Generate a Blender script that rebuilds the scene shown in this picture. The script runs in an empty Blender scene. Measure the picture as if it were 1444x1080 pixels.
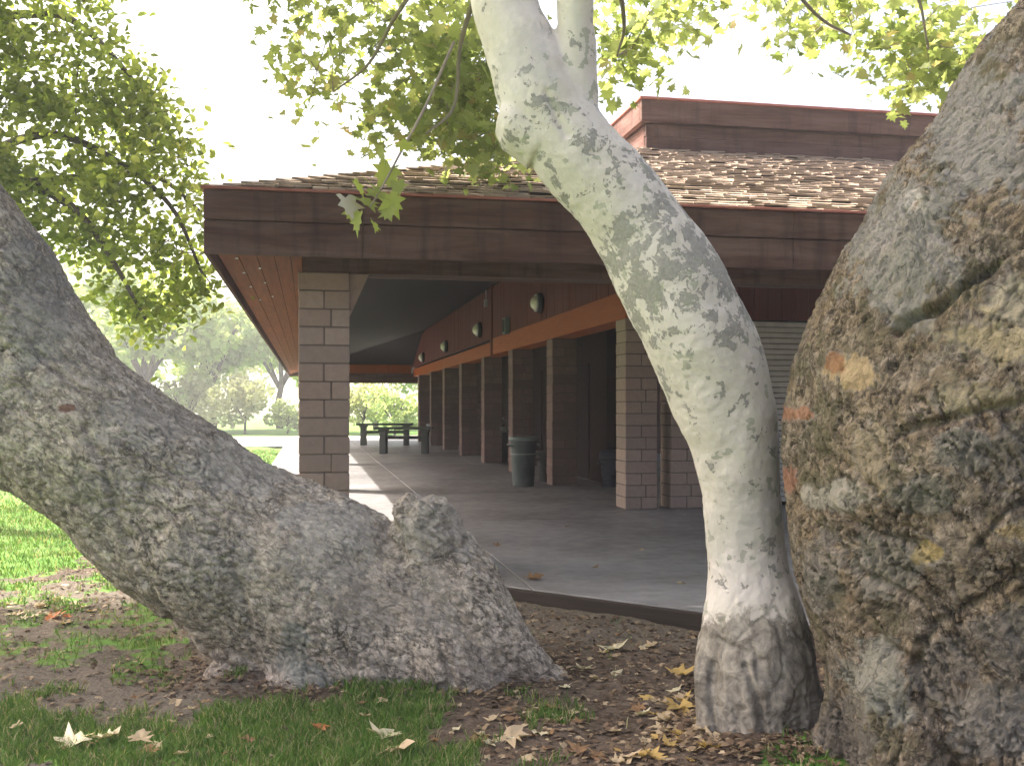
import bpy, bmesh, math, random
import numpy as np
from mathutils import Vector, Matrix, noise

random.seed(7)
rng = np.random.default_rng(11)
SC = bpy.context.scene
COL = SC.collection
R = math.radians
HAZE = 0.002

# ------------------------------------------------------------------ camera maths
F, CX, HY, CH = 1457.0, 722.0, 572.0, 1.35


def P(px, py, Y):
    return Vector(((px - CX) / F * Y, Y, CH + (HY - py) / F * Y))


ANG = math.atan2(286.0, 1457.0)
CA, SA = math.cos(ANG), math.sin(ANG)


def W(v, u, z=0.0):
    """pavilion frame (v to the right, u along its length) -> world"""
    return Vector((CA * v - SA * u, SA * v + CA * u, z))


def local(x, y):
    return CA * x + SA * y, -SA * x + CA * y


def smooth(a, b, x):
    t = np.clip((x - a) / (b - a), 0, 1)
    return t * t * (3 - 2 * t)


# ------------------------------------------------------------------ objects
def tag(o, label=None, cat=None, group=None, kind=None):
    if label: o['label'] = label
    if cat: o['category'] = cat
    if group: o['group'] = group
    if kind: o['kind'] = kind
    return o


def empty(name, loc=(0, 0, 0), rz=0.0):
    o = bpy.data.objects.new(name, None)
    COL.objects.link(o)
    o.location = loc
    o.rotation_euler = (0, 0, rz)
    o.empty_display_size = 0.2
    return o


def link_mesh(name, me, mat, parent=None, smooth_shade=False):
    o = bpy.data.objects.new(name, me)
    COL.objects.link(o)
    if mat is not None:
        me.materials.clear()
        me.materials.append(mat)
    if smooth_shade:
        me.polygons.foreach_set('use_smooth', [True] * len(me.polygons))
    if parent is not None:
        o.parent = parent
    return o


def obj(name, bm, mat, parent=None, smooth_shade=False):
    me = bpy.data.meshes.new(name)
    bm.normal_update()
    bm.to_mesh(me)
    bm.free()
    return link_mesh(name, me, mat, parent, smooth_shade)


def copy_tree(o, parent=None):
    c = o.copy()
    COL.objects.link(c)
    if parent is not None:
        c.parent = parent
    for ch in list(o.children):
        copy_tree(ch, c)
    return c


def box(bm, x0, x1, y0, y1, z0, z1, bev=0.0, jit=0.0):
    vs = []
    for z in (z0, z1):
        for x, y in ((x0, y0), (x1, y0), (x1, y1), (x0, y1)):
            vs.append(bm.verts.new((x + random.uniform(-jit, jit), y + random.uniform(-jit, jit), z + random.uniform(-jit, jit))))
    fs = [(3, 2, 1, 0), (4, 5, 6, 7), (0, 1, 5, 4), (1, 2, 6, 5), (2, 3, 7, 6), (3, 0, 4, 7)]
    faces = [bm.faces.new([vs[i] for i in f]) for f in fs]
    if bev > 0:
        edges = list({e for f in faces for e in f.edges})
        bmesh.ops.bevel(bm, geom=edges, offset=bev, segments=1, affect='EDGES', profile=0.5)
    return faces


def prism(bm, poly, z0, z1, bev=0.0):
    lo = [bm.verts.new((x, y, z0)) for x, y in poly]
    hi = [bm.verts.new((x, y, z1)) for x, y in poly]
    n = len(poly)
    top = bm.faces.new(hi)
    bm.faces.new(lo[::-1])
    for i in range(n):
        bm.faces.new((lo[i], lo[(i + 1) % n], hi[(i + 1) % n], hi[i]))
    if bev:
        bmesh.ops.bevel(bm, geom=list(top.edges), offset=bev, segments=2, affect='EDGES', profile=0.6)


def lathe(bm, prof, n=28, centre=(0, 0, 0), axis='z', cap=True):
    rings = []
    for r, h in prof:
        ring = []
        for i in range(n):
            a = 2 * math.pi * i / n
            c, s = r * math.cos(a), r * math.sin(a)
            p = (c, s, h) if axis == 'z' else (-h, c, s)
            ring.append(bm.verts.new((p[0] + centre[0], p[1] + centre[1], p[2] + centre[2])))
        rings.append(ring)
    for a, b in zip(rings, rings[1:]):
        for i in range(n):
            bm.faces.new((a[i], a[(i + 1) % n], b[(i + 1) % n], b[i]))
    if cap:
        bm.faces.new(rings[0][::-1])
        bm.faces.new(rings[-1])


def frames(cs):
    """tangents and parallel transported normals of a polyline"""
    n = len(cs)
    ts = []
    for i in range(n):
        t = cs[min(i + 1, n - 1)] - cs[max(i - 1, 0)]
        ts.append(t.normalized())
    a = Vector((0, 1, 0)) if abs(ts[0].y) < 0.9 else Vector((1, 0, 0))
    nrm = (a - ts[0] * a.dot(ts[0])).normalized()
    out = []
    for t in ts:
        nrm = (nrm - t * nrm.dot(t)).normalized()
        out.append((t, nrm, t.cross(nrm)))
    return out


def tube(bm, cs, rs, n=8, cap=True, squash=None):
    fr = frames(cs)
    rings = []
    for c, r, (t, a, b) in zip(cs, rs, fr):
        rings.append([bm.verts.new(c + (a * math.cos(2 * math.pi * i / n) + b * math.sin(2 * math.pi * i / n)) * r) for i in range(n)])
    for p, q in zip(rings, rings[1:]):
        for i in range(n):
            bm.faces.new((p[i], p[(i + 1) % n], q[(i + 1) % n], q[i]))
    if cap:
        bm.faces.new(rings[0][::-1])
        bm.faces.new(rings[-1])


def catmull(pts, k=6):
    """pts: list of tuples of floats"""
    a = [np.array(p, float) for p in pts]
    a = [2 * a[0] - a[1]] + a + [2 * a[-1] - a[-2]]
    out = []
    for i in range(1, len(a) - 2):
        p0, p1, p2, p3 = a[i - 1:i + 3]
        for j in range(k):
            t = j / k
            out.append(0.5 * (2 * p1 + (p2 - p0) * t + (2 * p0 - 5 * p1 + 4 * p2 - p3) * t * t + (3 * p1 - p0 - 3 * p2 + p3) * t ** 3))
    out.append(a[-2])
    return out


# ------------------------------------------------------------------ materials
class NT:
    def __init__(s, name):
        s.m = bpy.data.materials.new(name)
        s.m.use_nodes = True
        s.t = s.m.node_tree
        s.t.nodes.clear()
        s.out = s.n('ShaderNodeOutputMaterial')

    def n(s, typ, **kw):
        nd = s.t.nodes.new(typ)
        for k, v in kw.items():
            if isinstance(k, str) and hasattr(nd, k) and k not in nd.inputs:
                setattr(nd, k, v)
        return nd

    def l(s, a, b):
        s.t.links.new(a, b)

    def obj(s):
        return s.n('ShaderNodeTexCoord').outputs['Object']

    def mapping(s, src, scale=(1, 1, 1), rot=(0, 0, 0)):
        m = s.n('ShaderNodeMapping')
        m.inputs['Scale'].default_value = scale
        m.inputs['Rotation'].default_value = rot
        s.l(src, m.inputs['Vector'])
        return m.outputs[0]

    def noise(s, src, scale, detail=4, rough=0.55, dist=0.0):
        n = s.n('ShaderNodeTexNoise')
        n.inputs['Scale'].default_value = scale
        n.inputs['Detail'].default_value = detail
        n.inputs['Roughness'].default_value = rough
        n.inputs['Distortion'].default_value = dist
        s.l(src, n.inputs['Vector'])
        return n.outputs['Fac']

    def ramp(s, src, stops, interp='LINEAR'):
        r = s.n('ShaderNodeValToRGB')
        r.color_ramp.interpolation = interp
        e = r.color_ramp.elements
        while len(e) < len(stops):
            e.new(0.5)
        for el, (p, c) in zip(e, stops):
            el.position = p
            el.color = (c, c, c, 1) if isinstance(c, (int, float)) else (*c, 1)
        s.l(src, r.inputs[0])
        return r.outputs[0]

    def mix(s, fac, a, b, mode='MIX'):
        m = s.n('ShaderNodeMix')
        m.data_type = 'RGBA'
        m.blend_type = mode
        for sock, val in ((m.inputs[0], fac), (m.inputs[6], a), (m.inputs[7], b)):
            if hasattr(val, 'is_linked'):
                s.l(val, sock)
            elif isinstance(val, (int, float)):
                sock.default_value = val
            else:
                sock.default_value = (*val, 1)
        return m.outputs[2]

    def math(s, op, a, b=0.0, clamp=False):
        m = s.n('ShaderNodeMath')
        m.operation = op
        m.use_clamp = clamp
        for sock, val in ((m.inputs[0], a), (m.inputs[1], b)):
            if hasattr(val, 'is_linked'):
                s.l(val, sock)
            else:
                sock.default_value = val
        return m.outputs[0]

    def attr(s, name, out='Fac'):
        a = s.n('ShaderNodeAttribute')
        a.attribute_name = name
        return a.outputs[out]

    def island(s):
        return s.n('ShaderNodeNewGeometry').outputs['Random Per Island']

    def bump(s, height, strength=0.5, dist=0.01, normal=None):
        b = s.n('ShaderNodeBump')
        b.inputs['Strength'].default_value = strength
        b.inputs['Distance'].default_value = dist
        s.l(height, b.inputs['Height'])
        if normal is not None:
            s.l(normal, b.inputs['Normal'])
        return b.outputs[0]

    def pbsdf(s, color, rough=0.8, normal=None, spec=0.3, metal=0.0):
        p = s.n('ShaderNodeBsdfPrincipled')
        for key, val in (('Base Color', color), ('Roughness', rough)):
            if hasattr(val, 'is_linked'):
                s.l(val, p.inputs[key])
            elif isinstance(val, (int, float)):
                p.inputs[key].default_value = val
            else:
                p.inputs[key].default_value = (*val, 1)
        p.inputs['Specular IOR Level'].default_value = spec
        p.inputs['Metallic'].default_value = metal
        if normal is not None:
            s.l(normal, p.inputs['Normal'])
        return p.outputs[0]

    def done(s, shader):
        s.l(shader, s.out.inputs['Surface'])
        return s.m


def wood_mat(name, c1, c2, scale, rough=0.7, weather=None):
    k = NT(name)
    co = k.obj()
    g = k.noise(k.mapping(co, scale), 1.0, 6, 0.65, 0.6)
    blot = k.noise(k.mapping(co, tuple(0.7 if q < 5 else 5.5 for q in scale)), 1.0, 6, 0.65, 0.4)
    isl = k.island()
    c = k.mix(k.ramp(g, [(0.3, 0.0), (0.72, 1.0)]), c1, c2)
    c = k.mix(k.math('MULTIPLY', isl, 0.45), c, tuple(x * 0.55 for x in c1))
    if weather:
        c = k.mix(k.math('MULTIPLY', k.ramp(blot, [(0.42, 0.0), (0.66, 1.0)]), 0.75), c, weather)
    if weather:
        st = k.noise(k.mapping(co, (7, 7, 0.8)), 1.0, 5, 0.65)
        c = k.mix(k.math('MULTIPLY', k.ramp(st, [(0.50, 0.0), (0.68, 1.0)]), 0.5), c, tuple(x * 0.5 for x in c2))
    return k.done(k.pbsdf(c, rough, k.bump(g, 0.5, 0.008), 0.08))


def leaf_mat(name, stops, trans=0.5, rough=0.6):
    k = NT(name)
    isl = k.island()
    c = k.ramp(isl, stops)
    v = k.noise(k.obj(), 25.0, 2)
    c = k.mix(k.math('MULTIPLY', v, 0.35), c, tuple(x * 0.6 for x in stops[0][1]))
    a = k.pbsdf(c, rough, None, 0.12)
    t = k.n('ShaderNodeBsdfTranslucent')
    warm = k.mix(1.0, c, (1.12, 1.12, 0.72), 'MULTIPLY')
    k.l(warm, t.inputs['Color'])
    mx = k.n('ShaderNodeMixShader')
    mx.inputs[0].default_value = trans
    k.l(a, mx.inputs[1])
    k.l(t.outputs[0], mx.inputs[2])
    return k.done(mx.outputs[0])


def flat_mat(name, c, rough=0.6, spec=0.3, metal=0.0, vary=0.35, scale=9.0):
    k = NT(name)
    n = k.noise(k.obj(), scale, 5, 0.6)
    col = k.mix(k.math('MULTIPLY', k.ramp(n, [(0.35, 0.0), (0.7, 1.0)]), vary), c, tuple(x * 0.45 for x in c))
    return k.done(k.pbsdf(col, rough, k.bump(n, 0.15, 0.004), spec, metal))


def block_mat(name, a, b, d):
    k = NT(name)
    co = k.obj()
    isl = k.island()
    n = k.noise(co, 14.0, 6, 0.65)
    f = k.noise(co, 90.0, 3, 0.6)
    c = k.ramp(isl, [(0.0, a), (0.5, b), (1.0, d)])
    c = k.mix(k.math('MULTIPLY', k.ramp(n, [(0.4, 0.0), (0.75, 1.0)]), 0.5), c, tuple(x * 0.7 for x in a))
    h = k.math('ADD', k.math('MULTIPLY', n, 1.0), k.math('MULTIPLY', f, 0.5))
    return k.done(k.pbsdf(c, 0.9, k.bump(h, 0.6, 0.01), 0.15))


def concrete_mat():
    k = NT('patio_concrete')
    co = k.obj()
    n = k.noise(co, 0.7, 6, 0.6)
    m = k.noise(co, 6.0, 5, 0.65)
    f = k.noise(co, 120.0, 2, 0.6)
    c = k.mix(k.ramp(n, [(0.38, 0.0), (0.62, 1.0)]), (0.235, 0.228, 0.232), (0.125, 0.12, 0.118))
    c = k.mix(k.math('MULTIPLY', k.ramp(m, [(0.5, 0.0), (0.75, 1.0)]), 0.35), c, (0.10, 0.095, 0.09))
    c = k.mix(k.math('MULTIPLY', f, 0.2), c, (0.26, 0.25, 0.24))
    r = k.ramp(m, [(0.3, 0.38), (0.8, 0.62)])
    return k.done(k.pbsdf(c, r, k.bump(f, 0.2, 0.002), 0.35))


def grey_bark(name, light, dark, tan, plate=14.0, tan_amt=0.5, moss=None):
    """old sycamore bark: small scaly plates in greys, with worn and stained patches and some painted shade from a vertex layer"""
    k = NT(name)
    co = k.obj()
    big = k.noise(co, 2.6, 5, 0.6, 0.8)
    mid = k.noise(co, 11.0, 6, 0.7, 0.5)
    bq = k.attr('bark', 'Vector')
    fine = k.noise(bq, 70.0, 5, 0.75)
    streak = k.noise(bq, 26.0, 6, 0.7, 0.4)
    vor = k.n('ShaderNodeTexVoronoi')
    vor.feature = 'F1'
    vor.inputs['Scale'].default_value = plate
    wob = k.n('ShaderNodeTexNoise')
    wob.inputs['Scale'].default_value = 9.0
    wob.inputs['Detail'].default_value = 5
    k.l(co, wob.inputs['Vector'])
    add = k.n('ShaderNodeVectorMath')
    add.operation = 'MULTIPLY_ADD'
    add.inputs[1].default_value = (0.16, 0.16, 0.16)
    k.l(wob.outputs['Color'], add.inputs[0])
    k.l(co, add.inputs[2])
    k.l(add.outputs[0], vor.inputs['Vector'])
    vor2 = k.n('ShaderNodeTexVoronoi')
    vor2.feature = 'DISTANCE_TO_EDGE'
    vor2.inputs['Scale'].default_value = plate
    k.l(add.outputs[0], vor2.inputs['Vector'])
    sep = k.n('ShaderNodeSeparateColor')
    k.l(vor.outputs['Color'], sep.inputs[0])
    c = k.mix(k.ramp(mid, [(0.36, 0.0), (0.62, 1.0)]), dark, light)
    c = k.mix(k.math('MULTIPLY', sep.outputs[0], 0.45), c, tan)
    c = k.mix(k.math('MULTIPLY', k.ramp(big, [(0.45, 0.0), (0.65, 1.0)]), tan_amt), c, tan)
    c = k.mix(k.math('MULTIPLY', k.ramp(fine, [(0.5, 0.0), (0.68, 1.0)]), 0.55), c, tuple(x * 0.45 for x in dark))
    c = k.mix(k.math('MULTIPLY', k.ramp(streak, [(0.40, 1.0), (0.52, 0.0)]), 0.7), c, tuple(x * 0.6 for x in dark))
    c = k.mix(k.math('MULTIPLY', k.ramp(streak, [(0.58, 0.0), (0.68, 1.0)]), 0.4), c, tuple(min(1, x * 1.25) for x in light))
    fl = k.noise(bq, 46.0, 4, 0.62, 0.3)
    rid = k.math('ABSOLUTE', k.math('SUBTRACT', k.noise(bq, 15.0, 6, 0.62, 0.5), 0.5))
    msk = k.ramp(k.noise(co, 3.6, 3, 0.5), [(0.40, 0.25), (0.6, 1.0)])
    fis = k.math('MULTIPLY', k.ramp(rid, [(0.0, 1.0), (0.028, 0.0)]), msk)
    c = k.mix(k.math('MULTIPLY', fis, 0.8), c, tuple(x * 0.4 for x in dark))
    c = k.mix(k.math('MULTIPLY', k.ramp(fl, [(0.36, 1.0), (0.41, 0.0)]), 0.6), c, tuple(x * 0.38 for x in dark))
    c = k.mix(k.math('MULTIPLY', k.ramp(fl, [(0.60, 0.0), (0.64, 1.0)]), 0.45), c, tuple(min(1, x * 1.35) for x in light))
    if moss:
        c = k.mix(k.math('MULTIPLY', k.ramp(k.noise(co, 4.2, 6, 0.65), [(0.52, 0.0), (0.6, 1.0)]), 0.75), c, moss)
    pc = k.n('ShaderNodeAttribute')
    pc.attribute_name = 'patch'
    c = k.mix(pc.outputs['Alpha'], c, pc.outputs['Color'])
    edge = k.ramp(vor2.outputs['Distance'], [(0.0, 0.0), (0.09, 1.0)])
    h = k.math('ADD', k.math('MULTIPLY', mid, 1.2), k.math('ADD', k.math('MULTIPLY', fine, 0.8), k.math('ADD', k.math('MULTIPLY', streak, 1.4), k.math('MULTIPLY', fis, -1.1))))
    return k.done(k.pbsdf(c, 0.92, k.bump(h, 0.75, 0.018), 0.15))


def white_bark():
    k = NT('mottled_white_bark')
    co = k.obj()
    big = k.noise(co, 7.6, 8, 0.68, 0.5)
    sml = k.noise(co, 27.0, 4, 0.6, 0.8)
    soft = k.noise(co, 3.0, 4, 0.6)
    fine = k.noise(co, 70.0, 4, 0.65)
    mott = k.attr('mottle')
    old = k.attr('old')
    c = k.mix(k.ramp(soft, [(0.4, 0.0), (0.62, 1.0)]), (0.51, 0.465, 0.43), (0.45, 0.41, 0.35))
    c = k.mix(k.math('MULTIPLY', k.ramp(sml, [(0.35, 0.0), (0.7, 1.0)]), 0.3), c, (0.60, 0.565, 0.52))
    v = k.math('ADD', k.math('MULTIPLY', big, 0.7), k.math('MULTIPLY', sml, 0.30))
    v = k.math('ADD', v, k.math('MULTIPLY', k.math('SUBTRACT', mott, 0.5), 0.15))
    p = k.ramp(v, [(0.535, 0.0), (0.55, 1.0)])
    pcol = k.mix(k.ramp(fine, [(0.4, 0.0), (0.65, 1.0)]), (0.18, 0.172, 0.155), (0.26, 0.25, 0.225))
    c = k.mix(k.math('MULTIPLY', p, 0.88), c, pcol)
    p2 = k.ramp(k.noise(co, 11.0, 4, 0.55), [(0.62, 0.0), (0.635, 1.0)])
    c = k.mix(k.math('MULTIPLY', p2, 0.7), c, (0.24, 0.25, 0.19))
    mid = k.noise(co, 13.0, 6, 0.7, 0.6)
    oc = k.mix(k.ramp(mid, [(0.38, 0.0), (0.62, 1.0)]), (0.12, 0.104, 0.085), (0.30, 0.272, 0.228))
    of = k.math('ADD', old, k.math('MULTIPLY', k.math('SUBTRACT', mid, 0.5), 1.4))
    c = k.mix(k.ramp(of, [(0.45, 0.0), (0.6, 1.0)]), c, oc)
    pc = k.n('ShaderNodeAttribute')
    pc.attribute_name = 'patch'
    c = k.mix(pc.outputs['Alpha'], c, pc.outputs['Color'])
    h = k.math('ADD', k.math('MULTIPLY', p, 0.7), k.math('ADD', k.math('MULTIPLY', fine, 0.25), k.math('MULTIPLY', k.math('MULTIPLY', mid, old), 1.6)))
    return k.done(k.pbsdf(c, 0.75, k.bump(h, 0.6, 0.012), 0.25))


def ground_mat():
    k = NT('ground_soil_and_lawn')
    co = k.obj()
    n1 = k.noise(co, 1.4, 6, 0.6)
    n2 = k.noise(co, 9.0, 6, 0.7)
    n3 = k.noise(co, 60.0, 4, 0.7)
    soil = k.mix(k.ramp(n2, [(0.35, 0.0), (0.68, 1.0)]), (0.058, 0.042, 0.031), (0.135, 0.103, 0.078))
    soil = k.mix(k.math('MULTIPLY', k.ramp(n3, [(0.52, 0.0), (0.66, 1.0)]), 0.55), soil, (0.19, 0.15, 0.115))
    soil = k.mix(k.math('MULTIPLY', k.ramp(n3, [(0.3, 1.0), (0.45, 0.0)]), 0.6), soil, (0.018, 0.013, 0.010))
    dry = k.attr('dry')
    soil = k.mix(k.math('MULTIPLY', dry, 0.8), soil, k.mix(k.ramp(n3, [(0.4, 0.0), (0.62, 1.0)]), (0.095, 0.08, 0.062), (0.185, 0.16, 0.13)))
    grass = k.mix(k.ramp(n2, [(0.35, 0.0), (0.7, 1.0)]), (0.065, 0.15, 0.025), (0.14, 0.26, 0.055))
    grass = k.mix(k.math('MULTIPLY', k.ramp(n1, [(0.45, 0.0), (0.7, 1.0)]), 0.5), grass, (0.15, 0.19, 0.05))
    g = k.attr('grass')
    gf = k.math('ADD', g, k.math('MULTIPLY', k.math('SUBTRACT', n2, 0.5), 0.9))
    c = k.mix(k.ramp(gf, [(0.42, 0.0), (0.58, 1.0)]), soil, grass)
    h = k.math('ADD', n2, k.math('MULTIPLY', n3, 0.5))
    return k.done(k.pbsdf(c, 0.95, k.bump(h, 0.8, 0.03), 0.1))


def shingle_mat():
    k = NT('wood_shingle')
    co = k.obj()
    isl = k.island()
    n = k.noise(k.mapping(co, (60, 4, 8)), 1.0, 5, 0.6)
    c = k.ramp(isl, [(0.0, (0.27, 0.205, 0.155)), (0.3, (0.33, 0.255, 0.195)), (0.8, (0.38, 0.30, 0.235)), (1.0, (0.29, 0.22, 0.175))])
    c = k.mix(k.math('MULTIPLY', n, 0.5), c, (0.14, 0.10, 0.08))
    return k.done(k.pbsdf(c, 0.9, k.bump(n, 0.5, 0.006), 0.1))


M = {}
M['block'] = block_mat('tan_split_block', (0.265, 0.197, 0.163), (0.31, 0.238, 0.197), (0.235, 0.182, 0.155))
M['block_dark'] = block_mat('shade_darkened_block', (0.15, 0.097, 0.083), (0.185, 0.12, 0.103), (0.13, 0.088, 0.077))  # same block as above, its colour darkened for the arcade's shade
M['mortar'] = flat_mat('block_mortar', (0.12, 0.095, 0.08), 0.95, 0.1)
M['concrete'] = concrete_mat()
M['joint'] = flat_mat('joint_dirt', (0.05, 0.045, 0.04), 0.95, 0.1)
M['fascia'] = wood_mat('stained_board_across', (0.105, 0.051, 0.038), (0.043, 0.022, 0.017), (1.3, 38, 38), 0.75, (0.15, 0.098, 0.083))
M['fascia_side'] = wood_mat('stained_board_along', (0.13, 0.064, 0.05), (0.07, 0.036, 0.03), (45, 1.6, 45), 0.75, (0.18, 0.10, 0.085))
M['soffit'] = wood_mat('soffit_board', (0.25, 0.075, 0.022), (0.12, 0.038, 0.014), (25, 1.2, 25), 0.7)  # orange glow of sun bounced off the ground worked into the colour
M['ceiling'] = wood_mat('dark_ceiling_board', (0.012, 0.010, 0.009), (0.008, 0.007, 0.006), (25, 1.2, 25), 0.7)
M['header'] = wood_mat('red_header_board', (0.13, 0.030, 0.018), (0.08, 0.02, 0.014), (40, 40, 1.5), 0.6)
M['trim'] = wood_mat('glow_tinted_board', (0.40, 0.095, 0.015), (0.22, 0.05, 0.010), (45, 1.4, 45), 0.5)  # orange of the sun's bounce off the floor is put into this colour
M['edge_flash'] = flat_mat('red_drip_edge', (0.30, 0.11, 0.085), 0.6, 0.2)
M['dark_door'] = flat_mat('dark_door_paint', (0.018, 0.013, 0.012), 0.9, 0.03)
M['block_shade'] = flat_mat('recess_shade_block', (0.022, 0.014, 0.012), 0.95, 0.03)  # near-black colour paints in the darkness of the recess
M['edge_shade'] = wood_mat('slab_edge_shade', (0.055, 0.043, 0.036), (0.03, 0.024, 0.02), (1.5, 40, 40), 0.85)  # dark tone paints the shade on the slab's front face
M['cream'] = flat_mat('cream_painted_board', (0.33, 0.295, 0.23), 0.8, 0.1)
M['steel'] = flat_mat('dull_steel', (0.45, 0.45, 0.44), 0.4, 0.5, 0.7)
M['shutter'] = flat_mat('grey_roll_shutter', (0.42, 0.40, 0.36), 0.6, 0.3)
M['black'] = flat_mat('black_metal', (0.02, 0.02, 0.02), 0.7, 0.12)
M['globe'] = flat_mat('milky_glass', (0.70, 0.66, 0.55), 0.25, 0.5, 0, 0.1)
M['can_green'] = flat_mat('grey_green_plastic', (0.055, 0.072, 0.07), 0.6, 0.2)
M['can_rim'] = flat_mat('pale_grey_plastic', (0.17, 0.20, 0.195), 0.6, 0.2)
M['can_blue'] = flat_mat('slate_blue_plastic', (0.10, 0.13, 0.20), 0.5, 0.4)
M['can_dark'] = flat_mat('dark_blue_plastic', (0.018, 0.022, 0.038), 0.6, 0.15)
M['table'] = flat_mat('dark_green_table_paint', (0.075, 0.085, 0.075), 0.6, 0.3)
M['shingle'] = shingle_mat()
M['deck'] = flat_mat('weathered_roofing', (0.27, 0.19, 0.14), 0.95, 0.1)
M['bark_left'] = grey_bark('grey_scaly_bark', (0.52, 0.455, 0.385), (0.21, 0.178, 0.145), (0.47, 0.385, 0.295), 24.0, 0.4)
M['bark_big'] = grey_bark('brown_furrowed_bark', (0.245, 0.21, 0.17), (0.075, 0.061, 0.046), (0.21, 0.15, 0.085), 13.0, 0.55, (0.095, 0.085, 0.05))
M['bark_white'] = white_bark()
M['bark_far'] = flat_mat('brown_bark', (0.10, 0.085, 0.07), 0.95, 0.1)
M['twig'] = flat_mat('twig_bark', (0.26, 0.22, 0.17), 0.9, 0.1)
M['leaf_oak'] = leaf_mat('oak_leaf', [(0.0, (0.17, 0.225, 0.055)), (0.5, (0.29, 0.36, 0.09)), (0.85, (0.40, 0.46, 0.12)), (1.0, (0.48, 0.50, 0.18))], 0.75)
M['leaf_syc'] = leaf_mat('sycamore_leaf', [(0.0, (0.20, 0.25, 0.09)), (0.5, (0.29, 0.345, 0.13)), (0.93, (0.38, 0.42, 0.19)), (1.0, (0.46, 0.36, 0.18))], 0.7)
M['leaf_sprig'] = leaf_mat('sprig_leaf', [(0.0, (0.22, 0.27, 0.07)), (1.0, (0.32, 0.36, 0.11))], 0.6)
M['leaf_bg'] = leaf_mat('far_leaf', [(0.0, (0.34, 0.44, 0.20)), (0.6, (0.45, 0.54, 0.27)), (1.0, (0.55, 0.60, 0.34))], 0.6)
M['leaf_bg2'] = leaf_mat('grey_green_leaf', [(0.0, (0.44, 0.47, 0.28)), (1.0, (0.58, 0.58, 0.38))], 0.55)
M['leaf_tan'] = leaf_mat('dry_tan_leaf', [(0.0, (0.42, 0.31, 0.19)), (1.0, (0.52, 0.42, 0.28))], 0.2, 0.7)
M['leaf_pale'] = leaf_mat('dry_pale_leaf', [(0.0, (0.52, 0.45, 0.30)), (1.0, (0.60, 0.54, 0.38))], 0.2, 0.7)
M['leaf_brown'] = leaf_mat('dry_brown_leaf', [(0.0, (0.20, 0.115, 0.06)), (1.0, (0.28, 0.17, 0.09))], 0.15, 0.7)
M['leaf_orange'] = leaf_mat('dry_orange_leaf', [(0.0, (0.42, 0.15, 0.06)), (1.0, (0.5, 0.2, 0.08))], 0.25, 0.7)
M['leaf_yellow'] = leaf_mat('dry_yellow_leaf', [(0.0, (0.50, 0.34, 0.11)), (1.0, (0.55, 0.38, 0.15))], 0.25, 0.7)
M['leaf_grey'] = leaf_mat('dry_grey_leaf', [(0.0, (0.36, 0.34, 0.30)), (1.0, (0.4, 0.38, 0.33))], 0.2, 0.7)
M['litter'] = leaf_mat('litter_flake', [(0.0, (0.06, 0.04, 0.028)), (0.5, (0.15, 0.10, 0.065)), (0.85, (0.26, 0.19, 0.12)), (1.0, (0.42, 0.33, 0.22))], 0.1, 0.8)
M['grass'] = leaf_mat('grass_blade', [(0.0, (0.06, 0.125, 0.025)), (0.55, (0.105, 0.20, 0.04)), (0.82, (0.18, 0.26, 0.07)), (0.9, (0.36, 0.31, 0.17)), (1.0, (0.38, 0.33, 0.19))], 0.35)
M['ground'] = ground_mat()
M['path'] = flat_mat('pale_path', (0.52, 0.49, 0.44), 0.9, 0.1, 0, 0.2, 3.0)
M['hill'] = flat_mat('dry_hill', (0.24, 0.25, 0.15), 0.95, 0.05, 0, 0.5, 0.12)


# ------------------------------------------------------------------ ground
def gz(x, y):
    """height of the ground (numpy arrays or floats)"""
    x = np.asarray(x, float); y = np.asarray(y, float)
    z = -0.115 + 0 * x
    near = smooth(16, 9, y) * smooth(9, 6, np.abs(x))
    z = z - 0.03 * near * smooth(7.5, 4.5, y)
    z += near * (0.018 * np.sin(1.7 * x + 0.6 * y) * np.cos(1.3 * y - 0.4 * x) + 0.008 * np.sin(5.1 * x + 1.3) * np.sin(4.3 * y))
    z += 0.10 * np.exp(-(((x - 2.0) / 0.9) ** 2 + ((y - 4.6) / 0.75) ** 2))        # root mound of the right trees
    z += 0.10 * np.exp(-(((x + 0.75) / 0.95) ** 2 + ((y - 5.75) / 0.42) ** 2))
    z += 0.07 * np.exp(-(((x - 1.1) / 0.38) ** 2 + ((y - 4.6) / 0.38) ** 2))
    z += 0.05 * np.exp(-(((x + 1.45) / 0.22) ** 2 + ((y - 5.5) / 0.2) ** 2))
    z -= 0.07 * np.exp(-(((x + 1.75) / 0.55) ** 2 + ((y - 5.75) / 0.35) ** 2))     # hollow beneath the leaning trunk
    v = CA * x + SA * y; u = -SA * x + CA * y
    z -= 0.25 * smooth(-0.85, -0.4, v) * smooth(8.0, 9.3, u + np.maximum(0, v - 1.0) * 1.1)
    return z


def gnoise(x, y, f, seed=0.0):
    return np.array([noise.fractal(Vector((a * f + seed, b * f - seed, seed)), 0.9, 2.0, 4) for a, b in zip(np.ravel(x), np.ravel(y))]).reshape(np.shape(x))


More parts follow.
